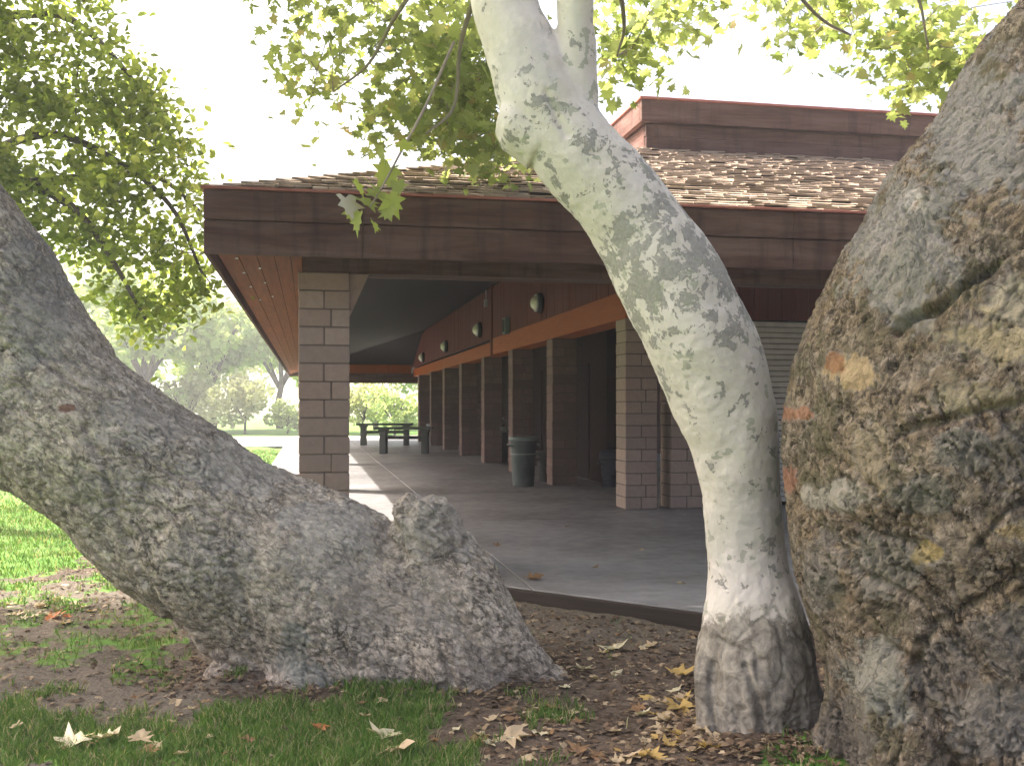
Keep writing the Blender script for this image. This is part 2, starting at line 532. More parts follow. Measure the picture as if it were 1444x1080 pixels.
def grass_mask(x, y):
    x = np.asarray(x, float); y = np.asarray(y, float)
    px = CX + F * x / np.maximum(y, 0.5)
    lawn = smooth(7.6, 10.0, y + 0.35 * (x + 4.0)) * smooth(-1.6, -2.4, x * 0.98 + 0.19 * y)        # far lawn left of the patio
    front = 0.74 * smooth(5.55, 4.75, y + 0.12 * np.sin(2.2 * x)) * smooth(0.05, -0.45, x)
    tuft = 0.8 * np.exp(-(((x + 2.35) / 0.42) ** 2 + ((y - 6.35) / 0.3) ** 2))
    tuft2 = 0.75 * np.exp(-(((x + 0.75) / 0.22) ** 2 + ((y - 5.25) / 0.18) ** 2))
    tuft3 = 0.7 * np.exp(-(((x - 1.35) / 0.35) ** 2 + ((y - 4.2) / 0.25) ** 2))
    left = 0.42 * smooth(-1.4, -2.4, x) * smooth(4.6, 6.0, y)
    far = smooth(22, 30, y)
    return np.clip(np.maximum.reduce([lawn, front, tuft, tuft2, tuft3, left, far]), 0, 1)


def axis_lines(lo, hi, step, far_lo, far_hi, grow=1.16):
    a = list(np.arange(lo, hi + 1e-6, step))
    s = step
    while a[-1] < far_hi:
        s *= grow; a.append(a[-1] + s)
    s = step
    while a[0] > far_lo:
        s *= grow; a.insert(0, a[0] - s)
    return np.array(a)


xs = axis_lines(-5.0, 4.2, 0.045, -300, 300)
ys = axis_lines(2.6, 10.5, 0.045, -40, 340)
GX, GY = np.meshgrid(xs, ys)
GZ = gz(GX, GY)
nearm = smooth(14, 10, GY) * smooth(8, 5, np.abs(GX))
GZ = GZ + 0.022 * gnoise(GX, GY, 2.4, 3.1) * nearm + 0.010 * gnoise(GX, GY, 11.0, 8.2) * nearm
nx, ny = len(xs), len(ys)
idx = np.arange(nx * ny).reshape(ny, nx)
quads = np.stack([idx[:-1, :-1], idx[:-1, 1:], idx[1:, 1:], idx[1:, :-1]], -1).reshape(-1, 4)


def np_mesh(name, V, polys):
    """V (n,3); polys: (m,k) int array"""
    me = bpy.data.meshes.new(name)
    V = np.ascontiguousarray(V, np.float32)
    polys = np.ascontiguousarray(polys, np.int32)
    m, kk = polys.shape
    me.vertices.add(len(V))
    me.vertices.foreach_set('co', V.ravel())
    me.loops.add(m * kk)
    me.loops.foreach_set('vertex_index', polys.ravel())
    me.polygons.add(m)
    me.polygons.foreach_set('loop_start', np.arange(0, m * kk, kk, dtype=np.int32))
    me.update(calc_edges=True)
    me.validate()
    return me


def set_attr(me, name, arr):
    a = me.attributes.new(name, 'FLOAT', 'POINT')
    a.data.foreach_set('value', np.ascontiguousarray(arr, np.float32).ravel())


gme = np_mesh('ground', np.stack([GX, GY, GZ], -1).reshape(-1, 3), quads)
set_attr(gme, 'grass', grass_mask(GX, GY) + nearm * (0.55 * gnoise(GX, GY, 2.2, 4.0) + 0.35 * gnoise(GX, GY, 8.0, 1.0)))
set_attr(gme, 'dry', (smooth(-0.9, -1.7, GX) * smooth(9.5, 8, GY) + 0.8 * smooth(-0.6, 0.1, GX) * smooth(5.9, 6.6, GY)).clip(0, 1))
g = link_mesh('ground', gme, M['ground'], None, True)
tag(g, 'bare brown soil under the trees running into green lawn', 'ground', None, 'structure')
GTOP = GZ


def hgt(x, y):
    """bilinear height of the built ground sheet"""
    x = np.asarray(x, float); y = np.asarray(y, float)
    i = np.clip(np.searchsorted(xs, x) - 1, 0, nx - 2); j = np.clip(np.searchsorted(ys, y) - 1, 0, ny - 2)
    tx = (x - xs[i]) / (xs[i + 1] - xs[i]); ty = (y - ys[j]) / (ys[j + 1] - ys[j])
    return (GTOP[j, i] * (1 - tx) + GTOP[j, i + 1] * tx) * (1 - ty) + (GTOP[j + 1, i] * (1 - tx) + GTOP[j + 1, i + 1] * tx) * ty


# pale path far to the left, and the far hillside
bm = bmesh.new()
ribbon = catmull([(-60, 32), (-30, 37), (-14, 41.5), (-4, 44), (10, 50), (40, 60)], 8)
prev = None
for i, c in enumerate(ribbon):
    d = ribbon[min(i + 1, len(ribbon) - 1)] - ribbon[max(i - 1, 0)]
    d = d / np.linalg.norm(d)
    nrm = np.array((-d[1], d[0]))
    a, b = c + nrm * 6.0, c - nrm * 6.0
    cur = (bm.verts.new((a[0], a[1], -0.09)), bm.verts.new((b[0], b[1], -0.09)))
    if prev:
        bm.faces.new((prev[1], cur[1], cur[0], prev[0]))
    prev = cur
tag(obj('path', bm, M['path']), 'broad pale sunlit path crossing the lawn far left', 'path', None, 'structure')

hx = np.linspace(-260, 260, 90); hy = np.linspace(95, 330, 40)
HX, HYY = np.meshgrid(hx, hy)
HZ = -3 + (11 + 3 * np.sin(HX / 60 + 1.0) + 1.5 * np.sin(HX / 23)) * smooth(95, 300, HYY) * smooth(160, 10, HX + 40) + 1.0 * gnoise(HX, HYY, 0.05, 2.0)
hidx = np.arange(90 * 40).reshape(40, 90)
hq = np.stack([hidx[:-1, :-1], hidx[:-1, 1:], hidx[1:, 1:], hidx[1:, :-1]], -1).reshape(-1, 4)
hme = np_mesh('hillside', np.stack([HX, HYY, HZ], -1).reshape(-1, 3), hq)
tag(link_mesh('hillside', hme, M['hill'], None, True), 'pale dry hillside beyond the far trees', 'hillside', None, 'structure')

# ------------------------------------------------------------------ patio slab (structure)
bm = bmesh.new()
slab = [(-0.85, 43.5), (-0.85, 8.75), (0.60, 8.57), (5.6, 3.10), (14.0, 3.10), (14.0, 43.5)]
# cast in bays with open joints between them
p1 = (1.346, 7.756)
bays_u = [43.5, 38.9, 34.9, 31.0, 27.2, 23.4, 19.6, 15.8, 12.0]
GAP = 0.012
for a, b in zip(bays_u[1:], bays_u[:-1]):
    box(bm, -0.85, 1.62 - GAP, a + GAP, b, -0.3, 0.0, 0.006)
    box(bm, 1.62, 14.0, a + GAP, b, -0.3, 0.0, 0.006)
prism(bm, [(-0.85, 12.0), (-0.85, 8.75), (0.60, 8.57), (1.62 - GAP, 7.455), (1.62 - GAP, 12.0)], -0.3, 0.0, 0.008)
prism(bm, [(1.62, 12.0), (1.62, 7.443), (5.6, 3.10), (14.0, 3.10), (14.0, 12.0)], -0.3, 0.0, 0.008)
o = obj('patio', bm, M['concrete'])
o.rotation_euler.z = ANG
tag(o, 'smooth grey concrete patio slab under the pavilion roof', 'patio', None, 'structure')
bm = bmesh.new()
prism(bm, [(-0.84, 43.4), (-0.84, 8.78), (0.62, 8.60), (5.62, 3.13), (13.9, 3.13), (13.9, 43.4)], -0.29, -0.012)
o = obj('patio_joint', bm, M['joint'])
o.rotation_euler.z = ANG
tag(o, 'dark dirt in the joints between the concrete bays', 'patio joints', None, 'structure')
# dark strip standing for the shade on the slab's front face
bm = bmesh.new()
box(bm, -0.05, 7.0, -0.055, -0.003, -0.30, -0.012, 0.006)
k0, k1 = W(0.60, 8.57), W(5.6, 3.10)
o = obj('edge_strip', bm, M['edge_shade'])
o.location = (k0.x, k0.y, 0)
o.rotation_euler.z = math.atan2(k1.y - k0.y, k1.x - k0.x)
tag(o, 'dark strip that paints in the shade along the front edge of the patio', 'edge_strip', None, 'structure')

# ------------------------------------------------------------------ pavilion
pav = empty('park_pavilion', (0, 0, 0), ANG)
tag(pav, 'long low park pavilion with brown board fascia, shingle roof and block pillars', 'building')


def pillar_mesh(h, w=0.43):
    bm = bmesh.new()
    n = round(h / 0.1565)
    ch = h / n
    g_ = 0.010
    for i in range(n):
        z0, z1 = i * ch + g_ * 0.5, (i + 1) * ch - g_ * 0.5
        hw = w / 2
        q = i % 2
        if q == 0:
            cuts = [(-hw, -g_ / 2), (g_ / 2, hw)]
        else:
            cuts = [(-hw, hw)] if i % 4 == 3 else [(-hw, 0.06 - g_ / 2), (0.06 + g_ / 2, hw)]
        for a, b in cuts:
            jx = random.uniform(-0.003, 0.003); jy = random.uniform(-0.004, 0.004)
            box(bm, a + jx, b + jx, -hw + jy, hw + jy, z0, z1, 0.006, 0.0015)
    me = bpy.data.meshes.new('pillar')
    bm.normal_update(); bm.to_mesh(me); bm.free()
    me.materials.append(M['block'])
    bm = bmesh.new()
    box(bm, -w / 2 + 0.008, w / 2 - 0.008, -w / 2 + 0.008, w / 2 - 0.008, 0, h)
    mo = bpy.data.meshes.new('mortar')
    bm.normal_update(); bm.to_mesh(mo); bm.free()
    mo.materials.append(M['mortar'])
    return me, mo


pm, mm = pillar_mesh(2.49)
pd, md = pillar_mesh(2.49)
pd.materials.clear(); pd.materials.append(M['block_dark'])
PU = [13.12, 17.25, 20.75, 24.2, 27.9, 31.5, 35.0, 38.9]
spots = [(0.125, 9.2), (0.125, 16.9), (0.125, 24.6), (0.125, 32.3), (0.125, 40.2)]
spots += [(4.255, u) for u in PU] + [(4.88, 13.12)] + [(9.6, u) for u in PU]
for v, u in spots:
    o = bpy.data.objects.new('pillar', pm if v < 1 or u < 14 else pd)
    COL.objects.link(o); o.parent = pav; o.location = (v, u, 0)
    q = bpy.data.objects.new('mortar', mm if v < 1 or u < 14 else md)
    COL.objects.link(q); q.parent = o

# roof planes: eave rectangle -> clerestory rectangle
E = dict(v0=-0.76, v1=11.6, u0=8.34, u1=42.2)
I = dict(v0=4.45, v1=9.55, u0=13.15, u1=37.0)


def hip(bm, e, ze, i, zi, flip):
    a = [bm.verts.new((v, u, ze)) for v, u in ((e['v0'], e['u0']), (e['v1'], e['u0']), (e['v1'], e['u1']), (e['v0'], e['u1']))]
    b = [bm.verts.new((v, u, zi)) for v, u in ((i['v0'], i['u0']), (i['v1'], i['u0']), (i['v1'], i['u1']), (i['v0'], i['u1']))]
    for k in range(4):
        f = (a[k], a[(k + 1) % 4], b[(k + 1) % 4], b[k])
        bm.faces.new(f if not flip else f[::-1])
    bm.faces.new(b if not flip else b[::-1])


ZE, ZI = 2.98, 4.72
bm = bmesh.new()
hip(bm, E, ZE, I, ZI, False)
roof = obj('roof', bm, M['deck'], pav)

# ceiling: boards running along the building under each slope, open hip geometry
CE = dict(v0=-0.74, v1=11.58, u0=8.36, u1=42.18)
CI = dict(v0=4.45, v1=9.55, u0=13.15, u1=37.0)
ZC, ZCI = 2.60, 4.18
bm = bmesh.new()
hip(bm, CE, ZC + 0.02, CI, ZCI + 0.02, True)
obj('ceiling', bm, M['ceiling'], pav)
# soffit boards of the left eave and of the front eave
def slope_z(d, span):
    return ZC + (ZCI - ZC) * d / span
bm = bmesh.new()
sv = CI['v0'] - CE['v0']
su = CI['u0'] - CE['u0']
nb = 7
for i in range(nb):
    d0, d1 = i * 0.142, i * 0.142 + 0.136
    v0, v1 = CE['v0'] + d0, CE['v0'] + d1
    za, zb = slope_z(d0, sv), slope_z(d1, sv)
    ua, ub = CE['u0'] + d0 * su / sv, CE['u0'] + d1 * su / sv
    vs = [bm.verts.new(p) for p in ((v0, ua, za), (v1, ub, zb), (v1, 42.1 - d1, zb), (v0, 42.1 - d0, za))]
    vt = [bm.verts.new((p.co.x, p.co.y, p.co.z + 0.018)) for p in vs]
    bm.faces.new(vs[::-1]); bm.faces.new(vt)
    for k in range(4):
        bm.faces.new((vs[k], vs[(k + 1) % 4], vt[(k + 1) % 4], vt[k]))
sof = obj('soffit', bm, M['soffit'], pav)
for u, d in ((9.3, 0.12), (9.3, 0.27), (10.3, 0.12), (10.3, 0.27), (11.5, 0.12), (11.5, 0.27), (13.0, 0.15), (13.0, 0.3)):
    z = slope_z(d, sv)
    bm = bmesh.new()
    box(bm, CE['v0'] + d - 0.012, CE['v0'] + d + 0.012, u - 0.03, u + 0.03, z - 0.006, z + 0.004)
    obj('nail_plate', bm, M['steel'], sof)
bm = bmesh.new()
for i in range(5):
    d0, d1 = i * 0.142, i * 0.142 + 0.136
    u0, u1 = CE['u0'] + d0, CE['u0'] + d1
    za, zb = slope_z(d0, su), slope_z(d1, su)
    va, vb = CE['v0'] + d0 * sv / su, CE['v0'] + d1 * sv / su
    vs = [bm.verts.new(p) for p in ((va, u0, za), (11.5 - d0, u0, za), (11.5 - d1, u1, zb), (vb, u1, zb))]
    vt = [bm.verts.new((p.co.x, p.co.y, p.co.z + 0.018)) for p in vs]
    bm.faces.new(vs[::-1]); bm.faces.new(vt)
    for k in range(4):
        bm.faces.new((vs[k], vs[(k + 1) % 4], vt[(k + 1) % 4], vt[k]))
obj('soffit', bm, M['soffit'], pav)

# fascia boards
def board(name, x0, x1, y0, y1, z0, z1, mat, parent=pav, bev=0.006):
    b = bmesh.new()
    box(b, x0, x1, y0, y1, z0, z1, bev)
    return obj(name, b, M[mat], parent)


v0, v1, u0, u1 = -0.80, 11.64, 8.30, 42.24
cuts = [v0, 0.42, 4.1, 8.0, v1]
for j, (za, zb, out) in enumerate(((2.79, 3.02, 0.0), (2.525, 2.785, -0.018))):
    for a, b in zip(cuts, cuts[1:]):
        board('fascia_board', a + (0.0 if a == v0 else 0.0015), b - 0.0015, u0 - 0.03 - out, u0 + 0.036, za, zb, 'fascia')
    board('fascia_board', v0 - (0.0), v0 + 0.036, u0 + 0.04, u1, za, zb, 'fascia_side')
    board('fascia_board', v1 - 0.036, v1, u0 + 0.04, u1, za, zb, 'fascia_side')
    board('fascia_board', v0, v1, u1, u1 + 0.04, za, zb, 'fascia')
board('drip_edge', v0 - 0.02, v1 + 0.02, u0 - 0.055, u0 + 0.05, 3.023, 3.045, 'edge_flash', pav, 0.003)
board('drip_edge', v0 - 0.02, v0 + 0.05, u0 + 0.052, u1, 3.023, 3.045, 'edge_flash', pav, 0.003)
# beams
board('eave_beam', -0.06, 11.0, 9.03, 9.37, 2.493, 2.70, 'fascia')
board('eave_beam', -0.04, 0.29, 9.40, 41.0, 2.493, 2.72, 'fascia_side')
# end frame at the far end: dark beam with a boarded gable above
board('end_beam', -0.3, 9.8, 41.0, 41.3, 2.24, 2.62, 'fascia')
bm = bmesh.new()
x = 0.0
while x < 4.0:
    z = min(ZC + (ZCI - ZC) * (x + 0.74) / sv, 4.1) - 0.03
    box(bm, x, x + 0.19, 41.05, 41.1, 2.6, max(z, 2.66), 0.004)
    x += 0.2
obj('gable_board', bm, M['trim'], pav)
# knee brace on the corner pillar
bm = bmesh.new()
pr = [(0.345, 2.49), (0.51, 2.49), (0.345, 2.12)]
lo = [bm.verts.new((a, 9.06, z)) for a, z in pr]
hi = [bm.verts.new((a, 9.30, z)) for a, z in pr]
bm.faces.new(lo); bm.faces.new(hi[::-1])
for i in range(3):
    bm.faces.new((lo[(i + 1) % 3], lo[i], hi[i], hi[(i + 1) % 3]))
obj('knee_brace', bm, M['block'], pav)

# shingles on the front slope
bm = bmesh.new()
rows = 34
for r_ in range(rows):
    t0 = r_ / rows
    t1 = t0 + 1.45 / rows
    ua = E['u0'] - 0.05 + t0 * (I['u0'] - E['u0'] + 0.05)
    ub = E['u0'] - 0.05 + t1 * (I['u0'] - E['u0'] + 0.05)
    za = ZE + 0.065 + t0 * (ZI - ZE)
    zb = ZE + 0.045 + t1 * (ZI - ZE)
    va = E['v0'] + t0 * (I['v0'] - E['v0'])
    vb = E['v1'] + t0 * (I['v1'] - E['v1'])
    x = va
    while x < vb:
        w = random.uniform(0.08, 0.26)
        lift = random.uniform(0.0, 0.010) + (0.012 if random.random() < 0.06 else 0)
        sh = random.uniform(-0.03, 0.03)
        th = random.uniform(0.008, 0.020)
        x2 = min(x + w - 0.006, vb)
        pts = [(x, ua + sh, za + lift - th), (x2, ua + sh + random.uniform(-0.01, 0.01), za + lift - th + random.uniform(-0.006, 0.006)), (x2, ub, zb - th), (x, ub, zb - th)]
        lo = [bm.verts.new(p) for p in pts]
        hi = [bm.verts.new((p[0], p[1], p[2] + th)) for p in pts]
        bm.faces.new(lo[::-1]); bm.faces.new(hi)
        for k in range(4):
            bm.faces.new((lo[k], lo[(k + 1) % 4], hi[(k + 1) % 4], hi[k]))
        x += w
obj('shingle_courses', bm, M['shingle'], roof)
# cap shingles along the front left hip
bm = bmesh.new()
nh = 40
for i in range(nh):
    t0, t1 = i / nh, (i + 1.35) / nh
    a = Vector((E['v0'] - 0.04 + t0 * (I['v0'] - E['v0'] + 0.04), E['u0'] - 0.04 + t0 * (I['u0'] - E['u0'] + 0.04), ZE + 0.082 + t0 * (ZI - ZE)))
    b = Vector((E['v0'] - 0.04 + t1 * (I['v0'] - E['v0'] + 0.04), E['u0'] - 0.04 + t1 * (I['u0'] - E['u0'] + 0.04), ZE + 0.062 + t1 * (ZI - ZE)))
    for sx, sy in ((0.11, 0.0), (0.0, 0.11)):
        q = Vector((sx, sy, -0.03)) if sx else Vector((0, sy, -0.03))
        q = Vector((sx * 1.0, -0.0, 0.0)) if sx else Vector((0.0, sy, 0.0))
        pts = [a, a + q - Vector((0, 0, 0.012)), b + q - Vector((0, 0, 0.012)), b]
        lo = [bm.verts.new(p - Vector((0, 0, 0.016))) for p in pts]
        hi = [bm.verts.new(p) for p in pts]
        bm.faces.new(lo); bm.faces.new(hi)
        for k in range(4):
            bm.faces.new((lo[(k + 1) % 4], lo[k], hi[k], hi[(k + 1) % 4]))
bmesh.ops.recalc_face_normals(bm, faces=bm.faces[:])
obj('hip_cap', bm, M['shingle'], roof)
# shingle courses on the left slope (long rows)
bm = bmesh.new()
for r_ in range(36):
    t0 = r_ / 36; t1 = t0 + 1.4 / 36
    va = E['v0'] - 0.05 + t0 * (I['v0'] - E['v0'] + 0.05); vb = E['v0'] - 0.05 + t1 * (I['v0'] - E['v0'] + 0.05)
    za = ZE + 0.065 + t0 * (ZI - ZE); zb = ZE + 0.045 + t1 * (ZI - ZE)
    y = E['u0'] + t1 * (I['u0'] - E['u0']) + 0.05
    ye = E['u1'] + t0 * (I['u1'] - E['u1'])
    while y < ye:
        w = random.uniform(0.3, 0.6)
        lift = random.uniform(0, 0.006); th = 0.012
        pts = [(va + random.uniform(-0.02, 0.02), y, za + lift - th), (vb, y, zb - th), (vb, y + w - 0.01, zb - th), (va, y + w - 0.01, za + lift - th)]
        lo = [bm.verts.new(p) for p in pts]
        hi = [bm.verts.new((p[0], p[1], p[2] + th)) for p in pts]
        bm.faces.new(lo); bm.faces.new(hi[::-1])
        for k in range(4):
            bm.faces.new((lo[(k + 1) % 4], lo[k], hi[k], hi[(k + 1) % 4]))
        y += w
obj('shingle_courses', bm, M['shingle'], roof)

# clerestory
bm = bmesh.new()
box(bm, 4.42, 9.6, 13.12, 37.0, 4.4, 5.06)
cl = obj('clerestory', bm, M['fascia'], pav)
board('fascia_board', 4.36, 9.66, 13.02, 13.10, 4.66, 4.90, 'fascia', cl)
board('fascia_board', 4.36, 9.66, 13.04, 13.11, 4.905, 5.07, 'fascia', cl)
board('fascia_board', 4.27, 9.75, 12.94, 13.02, 5.075, 5.36, 'fascia', cl)
board('fascia_board', 4.36, 4.415, 13.115, 37.0, 4.66, 5.07, 'fascia_side', cl)
board('fascia_board', 4.27, 4.35, 13.025, 37.1, 5.075, 5.36, 'fascia_side', cl)
board('clerestory_roof', 4.24, 9.78, 12.91, 37.1, 5.363, 5.395, 'edge_flash', cl, 0.004)

# header wall over the pillars, vertical boards above a trim beam with the bounced glow in its colour
bm = bmesh.new()
y = 12.95
while y < 41.0:
    w = 0.192
    top = 4.03
    if y > 36.5: top = 4.03 - (y - 36.5) * 0.06
    box(bm, 4.055 + random.uniform(-0.004, 0.004), 4.09, y, y + w, 2.86, top, 0.004)
    y += 0.2
hd = obj('header_boards', bm, M['header'], pav)
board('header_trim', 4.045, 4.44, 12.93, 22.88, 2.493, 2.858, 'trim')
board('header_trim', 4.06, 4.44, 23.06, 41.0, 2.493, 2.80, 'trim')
board('header_post', 4.02, 4.44, 22.89, 23.05, 2.493, 4.05, 'header')
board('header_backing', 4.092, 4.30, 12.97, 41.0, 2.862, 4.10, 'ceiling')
# front wall to the right
bm = bmesh.new()
x = 4.45
while x < 9.7:
    box(bm, x, x + 0.192, 12.96 + random.uniform(-0.004, 0.004), 13.0, 2.5, 4.05, 0.004)
    x += 0.2
obj('header_boards', bm, M['header'], pav)
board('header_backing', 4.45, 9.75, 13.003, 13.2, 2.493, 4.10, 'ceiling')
# roll shutter
bm = bmesh.new()
z = 0.05
while z < 2.42:
    box(bm, 5.25, 9.3, 13.05, 13.09 + 0, z, z + 0.066, 0.012)
    z += 0.074
obj('roll_shutter', bm, M['shutter'], pav)
board('shutter_backing', 5.2, 9.35, 13.095, 13.2, 0.0, 2.49, 'dark_door')
board('shutter_jamb', 5.105, 5.195, 13.02, 13.2, 0.0, 2.49, 'dark_door')
# recessed wall with doors along the arcade
bm = bmesh.new()
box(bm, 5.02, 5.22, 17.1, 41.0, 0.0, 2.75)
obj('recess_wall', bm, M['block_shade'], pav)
bm = bmesh.new()
box(bm, 4.3, 9.6, 17.0, 41.0, 2.76, 2.8)
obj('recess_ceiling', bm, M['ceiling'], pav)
for u in (18.2, 22.1, 25.6, 29.3, 32.9, 36.6):
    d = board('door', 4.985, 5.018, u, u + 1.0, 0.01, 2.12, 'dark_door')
    bm = bmesh.new()
    lathe(bm, [(0.03, 0.0), (0.03, 0.01), (0.014, 0.012), (0.014, 0.05), (0.032, 0.055), (0.03, 0.085)], 14, (4.985, u + 0.9, 1.02), 'x')
    obj('handle', bm, M['steel'], d)
bm = bmesh.new()
box(bm, 9.35, 9.5, 13.4, 24.5, 0.0, 2.75)  # unseen wall added to keep light out of the arcade openings
obj('light_block_wall', bm, M['block_shade'], pav)
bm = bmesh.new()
box(bm, 9.35, 9.5, 36.0, 41.0, 0.0, 2.75)  # second unseen wall, added against light from the far side
obj('light_block_wall', bm, M['block_shade'], pav)
# half height block piers in the openings
for u in (27.9, 35.0):
    bm = bmesh.new()
    for i in range(14):
        box(bm, 4.48, 5.0, u - 0.2, u + 0.2, i * 0.157 + 0.005, i * 0.157 + 0.152, 0.005)
    obj('pier', bm, M['block_dark'], pav)

# ------------------------------------------------------------------ wall lamps
def wall_lamp(v, u, z, label):
    p = W(v, u, z)
    t = empty('wall_lamp', p, ANG)
    tag(t, label, 'lamp', 'round lamps on the header boards')
    bm = bmesh.new()
    lathe(bm, [(0.17, 0.0), (0.185, 0.02), (0.185, 0.06), (0.16, 0.085)], 28, (0, 0, 0), 'x')
    obj('back_plate', bm, M['black'], t, True)
    bm = bmesh.new()
    prof = [(0.135 * math.cos(a), 0.087 + 0.12 * math.sin(a)) for a in np.linspace(0, 1.5, 9)]
    lathe(bm, prof, 26, (0, 0, 0), 'x')
    obj('globe', bm, M['globe'], t, True)
    bm = bmesh.new()
    lathe(bm, [(0.137, 0.086), (0.155, 0.086), (0.155, 0.12), (0.137, 0.12), (0.137, 0.086)], 26, (0, 0, 0), 'x', False)
    obj('ring', bm, M['steel'], t, True)
    return t


wall_lamp(4.05, 17.9, 3.17, 'round wall lamp nearest the viewer, above the trim beam by the white trunk')
wall_lamp(4.05, 24.5, 3.17, 'round wall lamp on the header boards just past the upright post')
wall_lamp(4.05, 30.7, 3.12, 'third round wall lamp along the header, above the picnic tables')
wall_lamp(4.05, 37.0, 3.08, 'farthest and smallest round wall lamp, close to the far end of the arcade')
t = empty('speaker_box', W(4.05, 21.0, 3.0), ANG)
tag(t, 'small pale square box fixed to the header boards between two round lamps', 'wall box')
bm = bmesh.new(); box(bm, -0.11, 0.0, -0.15, 0.15, -0.17, 0.17, 0.012)
obj('case', bm, M['can_rim'], t)
bm = bmesh.new(); box(bm, -0.118, -0.1105, -0.11, 0.11, -0.13, 0.13, 0.002)
obj('grille', bm, M['black'], t)
t = empty('conduit_box', W(4.05, 23.6, 3.72), ANG)
tag(t, 'small grey conduit box with a pipe high on the header boards', 'conduit')
bm = bmesh.new(); box(bm, -0.07, 0.0, -0.06, 0.06, -0.09, 0.09, 0.008)
obj('case', bm, M['steel'], t)
bm = bmesh.new(); tube(bm, [Vector((-0.03, 0, 0.09)), Vector((-0.03, 0, 0.30))], [0.018, 0.018], 10)
obj('pipe', bm, M['steel'], t)


# ------------------------------------------------------------------ trash cans, tables, fountain
def trash_can(x, y, mat, rim, label, h=0.80, r=0.225, lid=False):
    t = empty('trash_can', (x, y, 0.0), 0.4)
    tag(t, label, 'trash can', 'trash cans on the patio')
    bm = bmesh.new()
    prof = [(r * 0.78, 0.0), (r * 0.80, 0.015)]
    for i in range(10):
        f = i / 9
        rr = r * (0.80 + 0.18 * f)
        z = 0.03 + f * (h - 0.14)
        prof += [(rr, z), (rr + 0.003, z + 0.012), (rr + 0.003, z + 0.028), (rr, z + 0.040)]
    prof += [(r * 0.99, h - 0.07)]
    lathe(bm, prof, 30)
    obj('body', bm, mat, t, True)
    bm = bmesh.new()
    lathe(bm, [(r * 0.99, h - 0.07), (r * 1.08, h - 0.07), (r * 1.10, h - 0.02), (r * 1.06, h), (r * 0.98, h), (r * 0.95, h - 0.05), (r * 0.93, h - 0.3)], 30, cap=False)
    obj('rim', bm, rim, t, True)
    for s in (-1, 1):
        bm = bmesh.new()
        cs = [Vector((s * r * 0.98, -0.07, h - 0.16)), Vector((s * (r + 0.05), -0.05, h - 0.13)), Vector((s * (r + 0.05), 0.05, h - 0.13)), Vector((s * r * 0.98, 0.07, h - 0.16))]
        tube(bm, cs, [0.012] * 4, 8)
        obj('handle', bm, rim, t, True)
    if lid:
        bm = bmesh.new()
        lathe(bm, [(r * 1.1, h + 0.002), (r * 1.1, h + 0.03), (r * 0.9, h + 0.07), (r * 0.3, h + 0.10)], 30)
        obj('lid', bm, rim, t, True)
    return t


trash_can(0.19, 17.4, M['can_green'], M['can_rim'], 'grey green trash can with a paler rim standing open before the pillars', 0.83, 0.225)
trash_can(-2.74, 36.2, M['can_blue'], M['can_rim'], 'slate blue trash can beside the far picnic tables', 0.72, 0.235)
trash_can(1.68, 17.3, M['can_dark'], M['can_dark'], 'dark blue lidded trash can in the shade of the black opening', 0.52, 0.2, True)
trash_can(0.64, 18.4, M['black'], M['black'], 'low black bin in the shade right of the grey green can', 0.55, 0.2)


def picnic_table(x, y, L, rz, label):
    t = empty('picnic_table', (x, y, 0), rz)
    tag(t, label, 'table', 'picnic tables at the far end of the patio')
    bm = bmesh.new()
    for i in range(4):
        box(bm, -L / 2, L / 2, -0.40 + i * 0.202, -0.40 + i * 0.202 + 0.194, 0.68, 0.745, 0.008)
    obj('tabletop', bm, M['table'], t)
    for s in (-1, 1):
        bm = bmesh.new()
        xx = s * (L / 2 - 0.22)
        box(bm, xx - 0.09, xx + 0.09, -0.28, 0.28, 0.0, 0.61, 0.01)
        box(bm, xx - 0.12, xx + 0.12, -0.36, 0.36, 0.612, 0.678, 0.01)
        obj('leg', bm, M['table'], t)
    bm = bmesh.new()
    box(bm, -L / 2 + 0.3, L / 2 - 0.3, -0.04, 0.04, 0.40, 0.50, 0.006)
    obj('stretcher', bm, M['table'], t)
    return t


picnic_table(-3.05, 29.3, 1.62, 0.0, 'dark nearer picnic table with two block legs on the patio')
picnic_table(-4.35, 35.4, 1.9, 0.05, 'dark farther picnic table half hidden behind the nearer one')

t = empty('drinking_fountain', (-0.255, 24.6, 0), ANG)
tag(t, 'dark pedestal drinking fountain with a pale basin beside a pillar', 'drinking fountain')
bm = bmesh.new(); box(bm, -0.13, 0.13, -0.13, 0.13, 0, 0.72, 0.015)
obj('pedestal', bm, M['black'], t)
bm = bmesh.new(); lathe(bm, [(0.13, 0.722), (0.20, 0.76), (0.215, 0.84), (0.19, 0.845), (0.15, 0.80), (0.02, 0.79)], 26)
obj('basin', bm, M['steel'], t, True)
bm = bmesh.new(); tube(bm, [Vector((0.1, 0, 0.84)), Vector((0.1, 0, 0.9)), Vector((0.06, 0, 0.93)), Vector((0.02, 0, 0.92))], [0.014] * 4, 10)
obj('spout', bm, M['steel'], t, True)


# ------------------------------------------------------------------ big trunks
def dense(st):
    out = catmull([(a, b, c, d) for a, b, c, d in st], 8)
    cs = [P(a, b, d) for a, b, c, d in out]
    rs = [max(0.01, c * d / F) for a, b, c, d in out]
    return cs, rs


